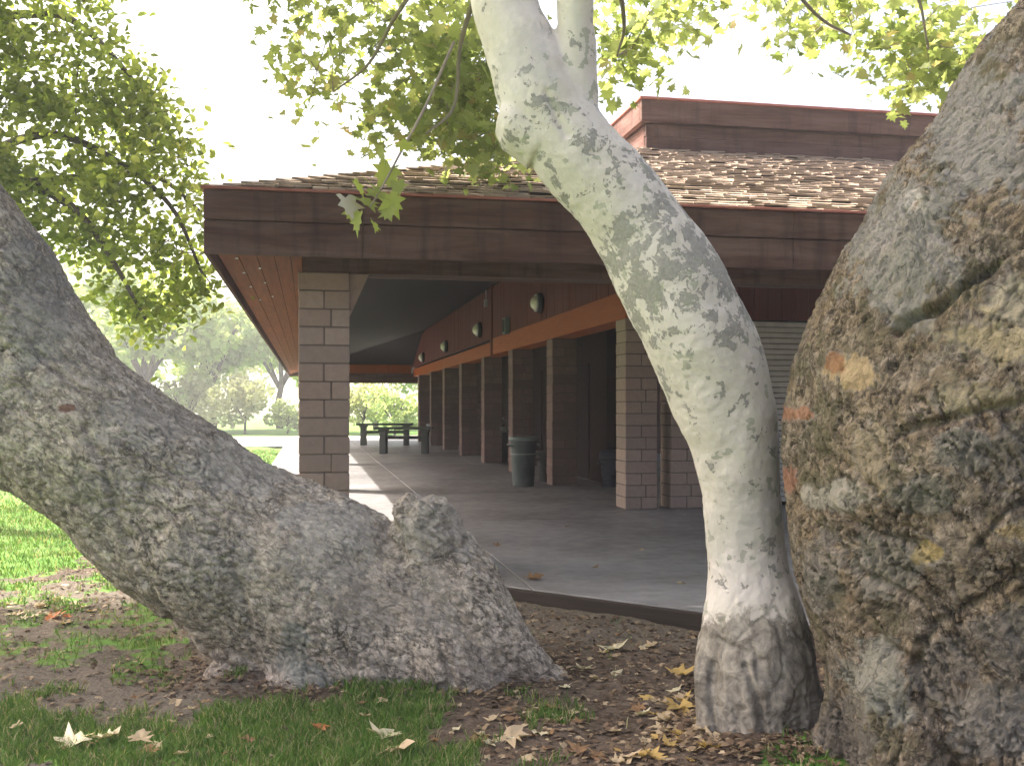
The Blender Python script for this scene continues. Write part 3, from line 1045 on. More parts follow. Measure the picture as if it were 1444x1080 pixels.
def make_trunk(name, tubes, voxel, parent, mat, disp, post=None):
    bm = bmesh.new()
    C, T, S, ID, RR = [], [], [], [], []
    for ti, st in enumerate(tubes):
        cs, rs = dense(st)
        tube(bm, cs, rs, 40)
        fr = frames(cs)
        s = ti * 5.7
        for i, c in enumerate(cs):
            if i: s += (c - cs[i - 1]).length
            C.append(c[:]); T.append(fr[i][0][:]); S.append(s); ID.append(ti); RR.append(rs[i])
    me = bpy.data.meshes.new('tmp'); bm.normal_update(); bm.to_mesh(me); bm.free()
    tmp = bpy.data.objects.new('tmp', me); COL.objects.link(tmp)
    m = tmp.modifiers.new('r', 'REMESH'); m.mode = 'VOXEL'; m.voxel_size = voxel
    m = tmp.modifiers.new('s', 'SMOOTH'); m.factor = 0.5; m.iterations = 14
    dg = bpy.context.evaluated_depsgraph_get()
    out = bpy.data.meshes.new_from_object(tmp.evaluated_get(dg))
    bpy.data.objects.remove(tmp); bpy.data.meshes.remove(me)
    out.name = name
    n = len(out.vertices)
    V = np.empty(n * 3, np.float32); out.vertices.foreach_get('co', V); V = V.reshape(-1, 3).astype(float)
    N = np.empty(n * 3, np.float32); out.vertices.foreach_get('normal', N); N = N.reshape(-1, 3).astype(float)
    C = np.array(C); T = np.array(T); S = np.array(S); RR = np.array(RR)
    near = np.empty(n, int)
    for a in range(0, n, 20000):
        d = np.linalg.norm(V[a:a + 20000, None, :] - C[None], axis=2) / RR[None] ** 0.5
        near[a:a + 20000] = d.argmin(1)
    c, t, s = C[near], T[near], S[near]
    rel = V - c
    along = (rel * t).sum(1)
    perp = rel - t * along[:, None]
    # bark coordinates: stretched along the grain
    Q = perp + np.array((0.3, 0.2, 0.93)) * ((s + along) * 0.45)[:, None]
    PX = CX + F * V[:, 0] / V[:, 1]; PY = HY - F * (V[:, 2] - CH) / V[:, 1]
    d, attrs, patch, BQ = disp(V, N, Q, PX, PY)
    V2 = V + N * d[:, None]
    out.vertices.foreach_set('co', V2.astype(np.float32).ravel())
    for kname, arr in attrs.items():
        set_attr(out, kname, arr)
    a = out.attributes.new('patch', 'FLOAT_COLOR', 'POINT')
    a.data.foreach_set('color', patch.astype(np.float32).ravel())
    a = out.attributes.new('bark', 'FLOAT_VECTOR', 'POINT')
    a.data.foreach_set('vector', BQ.astype(np.float32).ravel())
    out.update()
    return link_mesh('trunk', out, mat, parent, True)


def nz(arr, f, off=0.0):
    return np.array([noise.noise(Vector((a[0] * f + off, a[1] * f + off, a[2] * f - off))) for a in arr])


def fr_(arr, f, octv=4, off=0.0):
    return np.array([noise.fractal(Vector((a[0] * f + off, a[1] * f + off, a[2] * f - off)), 0.8, 2.1, octv) for a in arr])


def cracks(arr, f, off=0.0):
    """F2 - F1 of a voronoi field: 0 on the cell borders"""
    out = np.empty(len(arr))
    for i, a in enumerate(arr):
        d, _ = noise.voronoi(Vector((a[0] * f + off, a[1] * f + off, a[2] * f - off)))
        out[i] = d[1] - d[0]
    return out


def poly_dist(PX, PY, pts):
    best = np.full(len(PX), 1e9)
    for (ax, ay), (bx, by) in zip(pts, pts[1:]):
        dx, dy = bx - ax, by - ay
        t = np.clip(((PX - ax) * dx + (PY - ay) * dy) / (dx * dx + dy * dy), 0, 1)
        best = np.minimum(best, np.hypot(PX - ax - t * dx, PY - ay - t * dy))
    return best


def spots_patch(V, N, PX, PY, spots, front=True):
    patch = np.zeros((len(V), 4))
    patch[:, :3] = 0.2
    nn = fr_(V, 9.0, 4, 5.5); n2 = fr_(V, 38.0, 3, 2.5)
    for px, py, rx, ry, col, amt in spots:
        d = np.hypot((PX - px) / rx, (PY - py) / ry) + 0.55 * nn + 0.25 * n2
        a = smooth(1.05, 0.75, d) * amt
        if front:
            a = a * (N[:, 1] < 0.35)
        k = a[:, None]
        patch[:, :3] = patch[:, :3] * (1 - k) + np.array(col) * k
        patch[:, 3] = np.maximum(patch[:, 3], a)
    return patch


# ---- leaning grey sycamore at left
YL = 5.9
left_tree = empty('sycamore_tree', (P(540, 0, YL).x, YL, -0.2))
tag(left_tree, 'massive grey sycamore leaning to the left with a knobbly stub near its base', 'tree', 'old sycamores in front of the pavilion')
left_inv = Matrix.Translation(-left_tree.location)
tubes_l = [
    [(590, 1060, 175, 5.95), (560, 970, 165, 5.95), (525, 900, 152, 5.95), (440, 836, 142, 5.92), (318, 770, 130, 5.88), (172, 660, 117, 5.85), (75, 592, 117, 5.85), (-40, 545, 112, 5.85), (-180, 520, 105, 5.8), (-400, 470, 95, 5.7), (-700, 330, 80, 5.5)],
    [(120, 640, 90, 5.86), (60, 545, 104, 5.88), (-15, 400, 97, 5.95), (-85, 300, 92, 6.0), (-220, 100, 84, 6.2), (-360, -160, 76, 6.4), (-520, -520, 66, 6.8)],
    [(555, 880, 110, 5.9), (594, 790, 60, 5.8), (600, 742, 49, 5.77), (601, 718, 42, 5.76), (602, 702, 31, 5.76)],
    [(600, 800, 72, 5.9), (640, 862, 80, 5.75), (700, 915, 60, 5.65), (758, 955, 36, 5.6), (815, 995, 20, 5.6)],
    [(540, 860, 105, 5.85), (620, 930, 70, 5.55), (655, 975, 52, 5.5), (700, 1040, 52, 5.42)],
    [(470, 880, 110, 5.8), (445, 950, 72, 5.6), (420, 1030, 70, 5.45)],
    [(400, 840, 90, 5.9), (362, 905, 62, 5.75), (342, 965, 52, 5.68), (325, 1050, 56, 5.6)],
    [(560, 900, 110, 5.85), (540, 960, 75, 5.6), (545, 1030, 60, 5.5)],
]


def disp_left(V, N, Q, PX, PY):
    g = np.array((-0.80, 0.0, 0.60))
    Vc = V - np.array((-1.5, 5.9, 0.6))
    Q = Vc - np.outer((Vc * g).sum(1) * 0.42, g)
    lump = 0.045 * nz(V, 2.1, 1.0) + 0.018 * nz(V, 4.6, 4.0) + 0.005 * nz(V, 10.0, 7.0)
    ck = cracks(Q + 0.05 * np.stack([nz(V, 7, 1), nz(V, 7, 2), nz(V, 7, 3)], 1), 11.0)
    ck2 = cracks(Q, 26.0, 3.0)
    ck3 = cracks(Q + 0.09 * np.stack([nz(V, 6, 4), nz(V, 6, 5), nz(V, 6, 6)], 1), 4.6, 2.0)
    plate = fr_(Q, 17.0, 4, 2.2)
    amp = smooth(-0.25, 0.25, nz(V, 1.6, 9.0)) * 0.7 + 0.5
    d = lump - 0.024 * (amp - 0.45).clip(0, 1) * smooth(0.06, 0.0, ck3) - 0.010 * amp * smooth(0.11, 0.0, ck) - 0.004 * smooth(0.2, 0, ck2) + 0.007 * plate + 0.006 * fr_(Q, 42.0, 3, 6.0)
    front = N[:, 1] < 0.3
    for pts, dep, w in (([(118, 600), (150, 665), (168, 745), (200, 800), (236, 868), (262, 900)], 0.030, 9),
                        ([(235, 880), (285, 930), (345, 948)], 0.035, 12),
                        ([(620, 905), (628, 935), (640, 960), (605, 975)], 0.03, 8),
                        ([(330, 800), (345, 850), (350, 900)], 0.022, 10),
                        ([(545, 716), (560, 745), (570, 790)], 0.022, 9),
                        ([(40, 480), (75, 520), (110, 545), (150, 560)], 0.020, 7)):
        dist = poly_dist(PX, PY, pts) + 5 * nz(V, 14.0, 2.0)
        d = d - dep * smooth(w, 0, dist) * front
    # knobs round the stub
    stub = np.exp(-(((PX - 600) / 60) ** 2 + ((PY - 730) / 55) ** 2))
    d = d + stub * 0.03 * fr_(V, 9.0, 3, 1.0)
    patch = spots_patch(V, N, PX, PY, [
        (415, 920, 28, 50, (0.12, 0.18, 0.155), 0.45), (440, 960, 40, 30, (0.11, 0.16, 0.14), 0.5),
        (94, 575, 17, 6, (0.17, 0.075, 0.05), 0.9), (365, 600, 80, 60, (0.33, 0.28, 0.20), 0.5),
        (460, 790, 70, 55, (0.45, 0.40, 0.33), 0.45), (610, 740, 60, 60, (0.50, 0.45, 0.38), 0.5), (480, 740, 90, 40, (0.54, 0.50, 0.44), 0.5), (330, 660, 90, 40, (0.52, 0.48, 0.42), 0.45), (300, 790, 70, 50, (0.18, 0.155, 0.13), 0.3), (140, 690, 60, 40, (0.19, 0.165, 0.14), 0.3), (600, 850, 50, 60, (0.24, 0.195, 0.145), 0.4), (200, 600, 70, 40, (0.40, 0.36, 0.30), 0.45),
        (520, 860, 60, 45, (0.30, 0.23, 0.16), 0.5), (50, 430, 60, 110, (0.22, 0.21, 0.20), 0.5)])
    return d, {}, patch, Q


o = make_trunk('trunk', tubes_l, 0.0095, left_tree, M['bark_left'], disp_left)
o.matrix_parent_inverse = left_inv

# ---- mottled white sycamore
YW = 4.7
white_tree = empty('sycamore_tree', (P(1070, 0, YW).x, YW, -0.15))
tag(white_tree, 'slim pale sycamore with mottled white bark forking at the top of the view', 'tree', 'old sycamores in front of the pavilion')
white_inv = Matrix.Translation(-white_tree.location)
tubes_w = [
    [(1100, 1120, 72, YW), (1085, 1060, 76, YW), (1070, 1000, 82, YW), (1063, 935, 83, YW), (1060, 860, 70, YW), (1054, 800, 56, YW), (1048, 740, 52, YW), (1038, 655, 58, YW), (1027, 592, 67, YW),
     (1009, 530, 76, YW), (979, 464, 76, YW), (945, 400, 74, YW), (884, 300, 65, YW), (815, 220, 61, YW), (770, 150, 63, YW), (748, 95, 55, YW), (724, 40, 49, YW + 0.03), (712, 0, 48, YW + 0.06), (695, -90, 47, YW + 0.12), (660, -300, 42, YW + 0.3), (600, -560, 36, YW + 0.5)],
    [(785, 190, 52, YW), (805, 130, 42, YW - 0.02), (812, 70, 29, YW - 0.05), (810, 10, 25, YW - 0.08), (812, -80, 24, YW - 0.12), (840, -330, 20, YW - 0.3), (900, -600, 16, YW - 0.5)],
    [(770, 190, 55, YW), (728, 168, 46, YW), (708, 160, 30, YW)],
    [(1040, 900, 60, YW), (1014, 945, 36, YW - 0.05), (1012, 1000, 32, YW - 0.06), (1026, 1060, 32, YW - 0.06)],
    [(1080, 950, 60, YW), (1112, 1000, 48, YW - 0.08), (1120, 1060, 44, YW - 0.1), (1125, 1130, 44, YW - 0.1)],
]


def disp_white(V, N, Q, PX, PY):
    old = smooth(790, 940, PY + 25 * nz(V, 5.0, 3.0))
    lump = 0.014 * nz(V, 3.0, 2.0) + 0.007 * nz(V, 8.0, 5.0)
    ck = cracks(Q, 9.0, 5.0)
    rough = 0.012 * fr_(Q, 9.0, 4, 1.0) - 0.008 * smooth(0.12, 0, ck) + 0.006 * fr_(Q, 26.0, 3, 3.0)
    d = lump + old * rough + 0.0025 * fr_(V, 30.0, 3, 2.0) + 0.05 * old * nz(V, 4.0, 8.0) * 0.5
    for pts, dep, w in (([(1052, 940), (1070, 990), (1078, 1040)], 0.03, 9), ([(1000, 935), (1003, 1000), (1015, 1050)], 0.02, 7),
                        ([(770, 130), (785, 165), (800, 190)], 0.012, 9), ([(1010, 900), (1040, 915), (1075, 930)], 0.015, 7)):
        d = d - dep * smooth(w, 0, poly_dist(PX, PY, pts) + 4 * nz(V, 12.0, 2.0)) * (N[:, 1] < 0.3)
    mott = 0.22 + 0.66 * np.exp(-((PY - 385) / 110) ** 2) * smooth(820, 960, PX + 0.6 * (PY - 300)) + 0.42 * np.exp(-(((PX - 785) / 60) ** 2 + ((PY - 165) / 60) ** 2)) + 0.3 * np.exp(-((PY - 265) / 70) ** 2)
    patch = spots_patch(V, N, PX, PY, [(1045, 735, 60, 60, (0.40, 0.40, 0.28), 0.3), (740, 80, 45, 45, (0.50, 0.48, 0.44), 0.3)])
    return d, {'old': old, 'mottle': mott.clip(0, 1)}, patch, Q


o = make_trunk('trunk', tubes_w, 0.0085, white_tree, M['bark_white'], disp_white)
o.matrix_parent_inverse = white_inv

# ---- broad furrowed sycamore at right
YB = 4.15
big_tree = empty('sycamore_tree', (P(1450, 0, YB).x, YB, -0.15))
tag(big_tree, 'broad furrowed brown sycamore trunk filling the right edge, with orange and yellow scars', 'tree', 'old sycamores in front of the pavilion')
big_inv = Matrix.Translation(-big_tree.location)
tubes_b = [
    [(1520, 1260, 290, YB), (1490, 1120, 270, YB), (1445, 980, 262, YB), (1410, 830, 265, YB), (1392, 700, 276, YB), (1394, 600, 278, YB), (1410, 510, 272, YB), (1448, 425, 262, YB), (1505, 320, 246, YB), (1594, 165, 224, YB), (1690, 10, 212, YB), (1820, -250, 195, YB), (1950, -560, 170, YB)],
    [(1330, 880, 110, YB - 0.3), (1285, 985, 72, YB - 0.35), (1280, 1060, 62, YB - 0.4), (1285, 1150, 60, YB - 0.4)],
    [(1250, 930, 80, YB - 0.1), (1205, 1000, 52, YB + 0.1), (1180, 1060, 46, YB + 0.2), (1170, 1130, 50, YB + 0.25)],
    [(1500, 600, 200, YB - 0.1), (1480, 480, 190, YB - 0.2), (1520, 380, 170, YB - 0.2)],
]


def disp_big(V, N, Q, PX, PY):
    lump = 0.050 * nz(V, 2.2, 2.0) + 0.028 * nz(V, 5.0, 6.0)
    # low down the ridges run down to the right, higher up they follow the trunk
    low = smooth(330, 620, PY + 0.35 * (PX - 1200))
    wl = smooth(380, 600, PY + 30 * nz(V, 3.0, 2.0))
    Vc = V - np.array((1.9, 4.15, 1.2)) + 0.05 * np.stack([nz(V, 4, 1), nz(V, 4, 2), nz(V, 4, 3)], 1)
    gs = [np.array((0.62, 0.10, -0.78)), np.array((0.55, 0.10, 0.82))]
    QA, QB = [Vc - np.outer((Vc * (g / np.linalg.norm(g))).sum(1) * 0.74, g / np.linalg.norm(g)) for g in gs]
    furrow = np.abs(fr_(QA, 6.5, 5, 3.0)) * wl + np.abs(fr_(QB, 6.5, 5, 3.0)) * (1 - wl)
    furrow2 = np.abs(fr_(QA, 15.0, 4, 6.0)) * wl + np.abs(fr_(QB, 15.0, 4, 6.0)) * (1 - wl)
    QL = Vc - np.outer((Vc * gs[1]).sum(1) * 0.35, gs[1])
    ck = cracks(QL + 0.05 * np.stack([nz(V, 6, 1), nz(V, 6, 2), nz(V, 6, 3)], 1), 12.0, 1.0)
    d = 0.8 * lump - (0.006 + 0.018 * low) * smooth(0.08, 0.0, furrow) - (0.004 + 0.007 * low) * smooth(0.10, 0, furrow2) - 0.004 * smooth(0.12, 0, ck) + 0.008 * fr_(QL, 22.0, 4, 2.0) - 0.010 * (1 - low) * smooth(0.14, 0, cracks(QL, 20.0, 4.0)) + 0.003 * fr_(QL, 48.0, 3, 4.0)
    front = N[:, 1] < 0.3
    for pts, dep, w in (([(1470, 330), (1420, 358), (1370, 392), (1318, 436), (1285, 446), (1262, 470)], 0.055, 9),
                        ([(1470, 560), (1400, 575), (1340, 590), (1295, 602), (1270, 612)], 0.040, 11),
                        ([(1115, 700), (1165, 760), (1220, 810), (1290, 850)], 0.028, 10),
                        ([(1180, 720), (1230, 755), (1300, 770)], 0.025, 9),
                        ([(1450, 800), (1380, 850), (1320, 880), (1290, 930), (1310, 1000)], 0.032, 11),
                        ([(1160, 640), (1200, 660), (1235, 690)], 0.025, 9), ([(1470, 690), (1420, 720), (1380, 770)], 0.035, 11),
                        ([(1190, 830), (1240, 900), (1300, 940)], 0.03, 10)):
        d = d - dep * smooth(w, 0, poly_dist(PX, PY, pts) + 7 * nz(V, 11.0, 2.0)) * front
    patch = spots_patch(V, N, PX, PY, [
        (1200, 525, 40, 32, (0.40, 0.28, 0.13), 0.75), (1178, 512, 14, 16, (0.22, 0.10, 0.045), 0.85), (1120, 583, 26, 12, (0.28, 0.125, 0.065), 0.85), (1112, 672, 12, 28, (0.22, 0.09, 0.045), 0.85),
        (1240, 640, 30, 60, (0.30, 0.22, 0.11), 0.6), (1308, 778, 24, 20, (0.36, 0.26, 0.09), 0.85), (1175, 700, 55, 22, (0.36, 0.33, 0.26), 0.6), (1400, 480, 70, 45, (0.34, 0.27, 0.13), 0.7),
        (1435, 745, 26, 20, (0.30, 0.22, 0.09), 0.8), (1380, 560, 60, 28, (0.30, 0.24, 0.11), 0.6), (1430, 430, 50, 40, (0.40, 0.34, 0.21), 0.6),
        (1300, 700, 45, 30, (0.10, 0.10, 0.06), 0.55), (1380, 640, 60, 40, (0.07, 0.072, 0.045), 0.6), (1255, 790, 60, 50, (0.12, 0.115, 0.075), 0.5),
        (1240, 960, 60, 70, (0.24, 0.25, 0.20), 0.55), (1400, 1010, 70, 60, (0.13, 0.125, 0.11), 0.6), (1330, 940, 60, 50, (0.085, 0.07, 0.055), 0.6), (1420, 900, 50, 60, (0.09, 0.075, 0.055), 0.6), (1160, 800, 30, 60, (0.10, 0.085, 0.065), 0.5), (1190, 1030, 45, 60, (0.075, 0.06, 0.047), 0.7), (1420, 640, 40, 50, (0.075, 0.065, 0.045), 0.6), (1270, 340, 90, 110, (0.26, 0.25, 0.225), 0.55), (1380, 190, 80, 110, (0.25, 0.24, 0.22), 0.6)])  # low dark spots: brown bark, plus the shaded hollow put into the colour
    return d, {}, patch, QL


o = make_trunk('trunk', tubes_b, 0.0088, big_tree, M['bark_big'], disp_big)
o.matrix_parent_inverse = big_inv

# ------------------------------------------------------------------ foliage
SYC_O = [(0, -0.30), (0.22, -0.44), (0.50, -0.34), (0.34, -0.14), (0.66, 0.10), (0.30, 0.14), (0.34, 0.40), (0.16, 0.34), (0.0, 0.70)]
SYC_O = SYC_O + [(-x, y) for x, y in SYC_O[-2:0:-1]]


def fold(x, y, curl=0.12):
    return curl * abs(x) * 1.2 - curl * 1.4 * y * y


def leaf_template(outline, curl=0.12):
    V = [(0, -0.02, 0.0)] + [(x, y, fold(x, y, curl)) for x, y in outline]
    n = len(outline)
    Fc = [(0, 1 + i, 1 + (i + 1) % n) for i in range(n)]
    return np.array(V), np.array(Fc)


T_SYC = leaf_template(SYC_O)
T_OAK = leaf_template([(0, -0.5), (0.24, -0.2), (0.30, 0.12), (0.16, 0.36), (0, 0.52), (-0.16, 0.36), (-0.30, 0.12), (-0.24, -0.2)], 0.2)
T_SMALL = (np.array([(0, -0.5, 0), (0.27, 0.02, 0.05), (0, 0.5, 0), (-0.27, 0.02, 0.05)]), np.array([(0, 1, 2), (0, 2, 3)]))
T_CLUMP = (np.array([(0, -0.5, 0), (0.34, -0.1, 0.08), (0.2, 0.42, 0), (-0.05, 0.2, 0.1), (-0.3, 0.45, -0.05), (-0.36, -0.12, 0.06)]), np.array([(0, 1, 3), (1, 2, 3), (0, 3, 5), (3, 4, 5)]))


def instance(tpl, pos, size, tilt=0.65, yaw=None, droop=0.0, nrm=None):
    V, Fc = tpl
    n = len(pos)
    nr = rng.normal(0, tilt, (n, 3)) + np.array((0, 0, 1.0)) if nrm is None else nrm + rng.normal(0, tilt, (n, 3))
    nr /= np.linalg.norm(nr, axis=1)[:, None]
    a = rng.normal(0, 1, (n, 3)); a[:, 2] -= droop
    y = a - nr * (a * nr).sum(1)[:, None]
    y /= np.linalg.norm(y, axis=1)[:, None]
    x = np.cross(y, nr)
    Rm = np.stack([x, y, nr], -1)
    pts = np.einsum('nij,vj->nvi', Rm, V) * np.asarray(size).reshape(-1, 1, 1) + pos[:, None, :]
    faces = Fc[None] + (np.arange(n) * len(V))[:, None, None]
    return pts.reshape(-1, 3), faces.reshape(-1, Fc.shape[1])


def leaves_mesh(name, tpl, pos, size, mat, parent=None, inv=None, **kw):
    V, Fc = instance(tpl, pos, size, **kw)
    o = link_mesh(name, np_mesh(name, V, Fc), mat, parent)
    if inv is not None:
        o.matrix_parent_inverse = inv
    return o


def in_poly(x, y, poly):
    c = np.zeros(len(x), bool)
    j = len(poly) - 1
    for i in range(len(poly)):
        xi, yi = poly[i]; xj, yj = poly[j]
        c ^= ((yi > y) != (yj > y)) & (x < (xj - xi) * (y - yi) / (yj - yi + 1e-12) + xi)
        j = i
    return c


def clump_centres(poly, n, ymin, ymax):
    xs_ = [p[0] for p in poly]; ys_ = [p[1] for p in poly]
    out = []
    while len(out) < n:
        x = rng.uniform(min(xs_), max(xs_), 200); y = rng.uniform(min(ys_), max(ys_), 200)
        ok = in_poly(x, y, poly)
        for a, b in zip(x[ok], y[ok]):
            out.append(np.array(P(a, b, rng.uniform(ymin, ymax))))
            if len(out) >= n: break
    return np.array(out)


def clump_leaves(cs, per, rad, flat=0.7):
    n = rng.poisson(per, len(cs))
    p = np.repeat(cs, n, axis=0)
    r = rng.normal(0, 1, p.shape) * np.array((1, 1, flat)) * rad * rng.uniform(0.5, 1.2, (len(p), 1))
    return p + r


def twigs(bm, cs, limbs, rad0=0.012, step=0.35):
    """every clump hangs on the nearest limb or on the nearest clump already joined"""
    L = [np.array(list(p)) for p in limbs]
    A = np.array(L)
    order = np.argsort([np.linalg.norm(A - c, axis=1).min() for c in cs])
    for i in order:
        c = cs[i]
        d = np.linalg.norm(A - c, axis=1) 
        a = A[d.argmin()]
        m = (a + c) / 2 + rng.normal(0, 0.07, 3) * d.min()
        m[2] += 0.10 * d.min()
        pts = [Vector(a), Vector(m), Vector(c), Vector(c + (c - m) * 0.25)]
        k = rad0 * min(1.0, 0.45 + 0.5 * d.min())
        tube(bm, pts, [k, k * 0.75, k * 0.5, k * 0.25], 5)
        A = np.concatenate([A, [m, c]])


# oak hanging in from the left
YO = 12.0
oak = empty('oak_tree', (P(-220, 0, 13).x, 13.0, -0.12))
tag(oak, 'leafy green oak hanging over the leaning trunk at upper left', 'tree')
oinv = Matrix.Translation(-oak.location)
bm = bmesh.new()
limbs = []
ob = Vector((oak.location.x, 13.0, -0.3))
main = [ob, ob + Vector((0.1, 0, 1.6)), ob + Vector((0.4, -0.1, 3.2)), ob + Vector((0.5, -0.2, 5.0)), ob + Vector((0.4, -0.2, 7.5))]
tube(bm, [Vector(p) for p in catmull([tuple(p) for p in main], 5)], list(np.linspace(0.34, 0.12, 21)), 12)
tr = obj('trunk', bm, M['bark_far'], oak, True); tr.matrix_parent_inverse = oinv
bl = [
    [(-220, 420, 13), (-60, 250, 12.6), (60, 190, 12.2), (160, 225, 12), (240, 290, 11.9), (285, 385, 11.8)],
    [(-220, 300, 13), (-50, 60, 12.8), (60, 20, 12.5), (130, 50, 12.4), (215, 150, 12.2), (265, 235, 12.1)],
    [(-60, 250, 12.6), (40, 260, 12), (110, 300, 11.6), (160, 370, 11.4), (205, 450, 11.3)],
    [(-220, 200, 13), (-60, -40, 12.6), (60, -80, 12.2), (150, -40, 12)],
    [(40, 260, 12), (130, 250, 12.4), (220, 250, 12.6), (285, 300, 12.6)],
]
for st in bl:
    c = catmull(st, 7)
    cs = [P(*p) for p in c]
    bm = bmesh.new()
    tube(bm, cs, list(np.linspace(0.075, 0.016, len(cs))), 8)
    b = obj('branch', bm, M['bark_far'], oak, True); b.matrix_parent_inverse = oinv
    limbs += cs
oak_poly = [(-140, -110), (150, -110), (150, 20), (168, 65), (225, 125), (262, 190), (292, 262), (302, 330), (308, 400), (285, 440), (235, 455), (205, 490), (185, 440), (150, 420), (120, 380), (60, 340), (-140, 330)]
cc = clump_centres(oak_poly, 430, 11.3, 12.4)
hole = np.array([[CX + F * c[0] / c[1], HY - F * (c[2] - CH) / c[1]] for c in cc])
keep = np.ones(len(cc), bool)
for hx_, hy_, hr in ((215, 305, 24), (245, 285, 20), (120, 150, 18), (262, 330, 14), (60, 75, 16), (185, 255, 16), (235, 400, 14), (20, 200, 14)):
    keep &= np.hypot(hole[:, 0] - hx_, hole[:, 1] - hy_) > hr
cc = cc[keep]
bm = bmesh.new()
twigs(bm, cc[::2], limbs)
tw = obj('twigs', bm, M['bark_far'], oak, True); tw.matrix_parent_inverse = oinv
tw['kind'] = 'stuff'
pos = clump_leaves(cc, 36, 0.18, 0.85)
leaves_mesh('crown', T_OAK, pos, rng.uniform(0.075, 0.135, len(pos)), M['leaf_oak'], oak, oinv, tilt=0.9, droop=0.6)

# white sycamore: leaves seen behind the fork and along the top of the view
syc_poly = [(370, -20), (690, -20), (700, 60), (700, 150), (715, 225), (650, 232), (600, 205), (540, 200), (500, 160), (470, 175), (425, 160), (415, 110), (430, 70), (375, 30)]
c1 = clump_centres(syc_poly, 64, 7.4, 9.6)
c1b = clump_centres([(560, 40), (700, 40), (715, 230), (640, 228), (575, 170)], 52, 7.4, 9.6)
top = [(830, -30), (1440, -30), (1430, 20), (1350, 60), (1340, 105), (1290, 130), (1250, 110), (1240, 60), (1190, 75), (1120, 60), (1070, 70), (1050, 30), (960, 35), (940, 70), (860, 85), (835, 60)]
c2 = clump_centres(top, 40, 7.2, 9.0)
c2b = clump_centres([(1240, 20), (1350, 20), (1345, 110), (1280, 135), (1245, 90)], 16, 7.2, 8.5)
c2c = clump_centres([(835, 20), (900, 20), (890, 110), (850, 80)], 7, 7.2, 8.2)
cw = np.concatenate([c1, c1b, c2, c2b, c2c])
limb_w = []
bw = [
    [(712, 0, 4.8), (690, -120, 5.2), (620, -60, 6.0), (560, 20, 6.8), (520, 90, 7.2), (470, 130, 7.4)],
    [(690, -120, 5.2), (680, -40, 6.4), (650, 60, 7.0), (640, 150, 7.2), (600, 190, 7.0)],
    [(812, -60, 4.6), (900, -200, 5.2), (1060, -80, 6.0), (1150, 20, 6.5), (1200, 50, 6.7)],
    [(900, -200, 5.2), (1150, -160, 6.0), (1280, -30, 6.5), (1310, 70, 6.7)],
    [(812, -60, 4.6), (860, -60, 5.6), (880, 30, 6.4), (870, 80, 6.6)],
]
for st in bw:
    cs = [P(*p) for p in catmull(st, 7)]
    bm = bmesh.new()
    tube(bm, cs, list(np.linspace(0.026, 0.006, len(cs))), 8)
    b = obj('branch', bm, M['twig'], white_tree, True); b.matrix_parent_inverse = white_inv
    limb_w += cs
bm = bmesh.new()
twigs(bm, cw, limb_w, 0.007)
tw = obj('twigs', bm, M['twig'], white_tree, True); tw.matrix_parent_inverse = white_inv
tw['kind'] = 'stuff'
pos = clump_leaves(cw, 26, 0.20, 0.8)
leaves_mesh('crown', T_SYC, pos, rng.uniform(0.045, 0.115, len(pos)), M['leaf_syc'], white_tree, white_inv, tilt=0.85, droop=0.8)

# the hanging sprig in front of the fascia
YS = 4.5
sp = [(640, 60, 5.2), (600, 150, 4.8), (565, 215, 4.6), (540, 262, YS), (522, 292, YS - 0.05)]
cs = [P(*p) for p in catmull(sp, 5)]
bm = bmesh.new()
tube(bm, cs, list(np.linspace(0.008, 0.003, len(cs))), 6)
spr = obj('sprig', bm, M['twig'], white_tree, True); spr.matrix_parent_inverse = white_inv
lp = [(545, 245, 0.15), (525, 262, 0.14), (553, 285, 0.15), (515, 285, 0.15), (530, 275, 0.13), (505, 312, 0.13), (540, 222, 0.11), (505, 264, 0.11), (572, 205, 0.10), (548, 300, 0.10), (496, 300, 0.09), (528, 318, 0.08), (561, 262, 0.09)]
pos = np.array([np.array(P(a, b, YS + rng.uniform(-0.12, 0.12))) for a, b, s in lp])
for q, (_, _, sz) in zip(pos, lp):
    V, Fc = instance(T_SYC, q[None], np.array([sz * 0.82]), tilt=0.75, droop=2.5, nrm=np.array([(0.1, -0.8, 0.45)]))
    link_mesh('leaf', np_mesh('leaf', V, Fc), M['leaf_sprig'], spr)
V, Fc = instance(T_SYC, np.array([np.array(P(492, 290, YS - 0.05))]), np.array([0.13]), tilt=0.1, droop=3, nrm=np.array([(0.8, -0.5, 0.2)]))
dl = link_mesh('withered_leaf', np_mesh('withered_leaf', V, Fc), M['leaf_grey'], spr)

# unseen leaf crowns, boxed in along the sun ray to shade trunks and ground
def shade_canopy(parent, inv, boxes, per, size):
    cl = []
    for (x0, x1, y0, y1, z0, z1, n) in boxes:
        cl.append(np.stack([rng.uniform(x0, x1, n), rng.uniform(y0, y1, n), rng.uniform(z0, z1, n)], 1))
    cl = np.concatenate(cl)
    # keep every clump above the top edge of the view
    ok = cl[:, 2] > CH + 0.42 * np.maximum(cl[:, 1], 0) + 0.5
    cl = cl[ok]
    pos = clump_leaves(cl, per, 0.42, 0.6)
    return leaves_mesh('crown', T_SYC, pos, rng.uniform(size * 0.7, size * 1.2, len(pos)), M['leaf_syc'], parent, inv, tilt=0.6)  # leaves out of view, placed for the shade they throw


shade_canopy(left_tree, left_inv, [(-9.2, -3.2, 6.6, 9.8, 5.6, 8.4, 260)], 26, 0.19)
shade_canopy(white_tree, white_inv, [(-5.5, -0.4, 4.6, 7.4, 5.0, 8.0, 210)], 24, 0.19)
shade_canopy(big_tree, big_inv, [(2.2, 6.5, 2.0, 6.5, 5.5, 8.5, 60)], 24, 0.19)


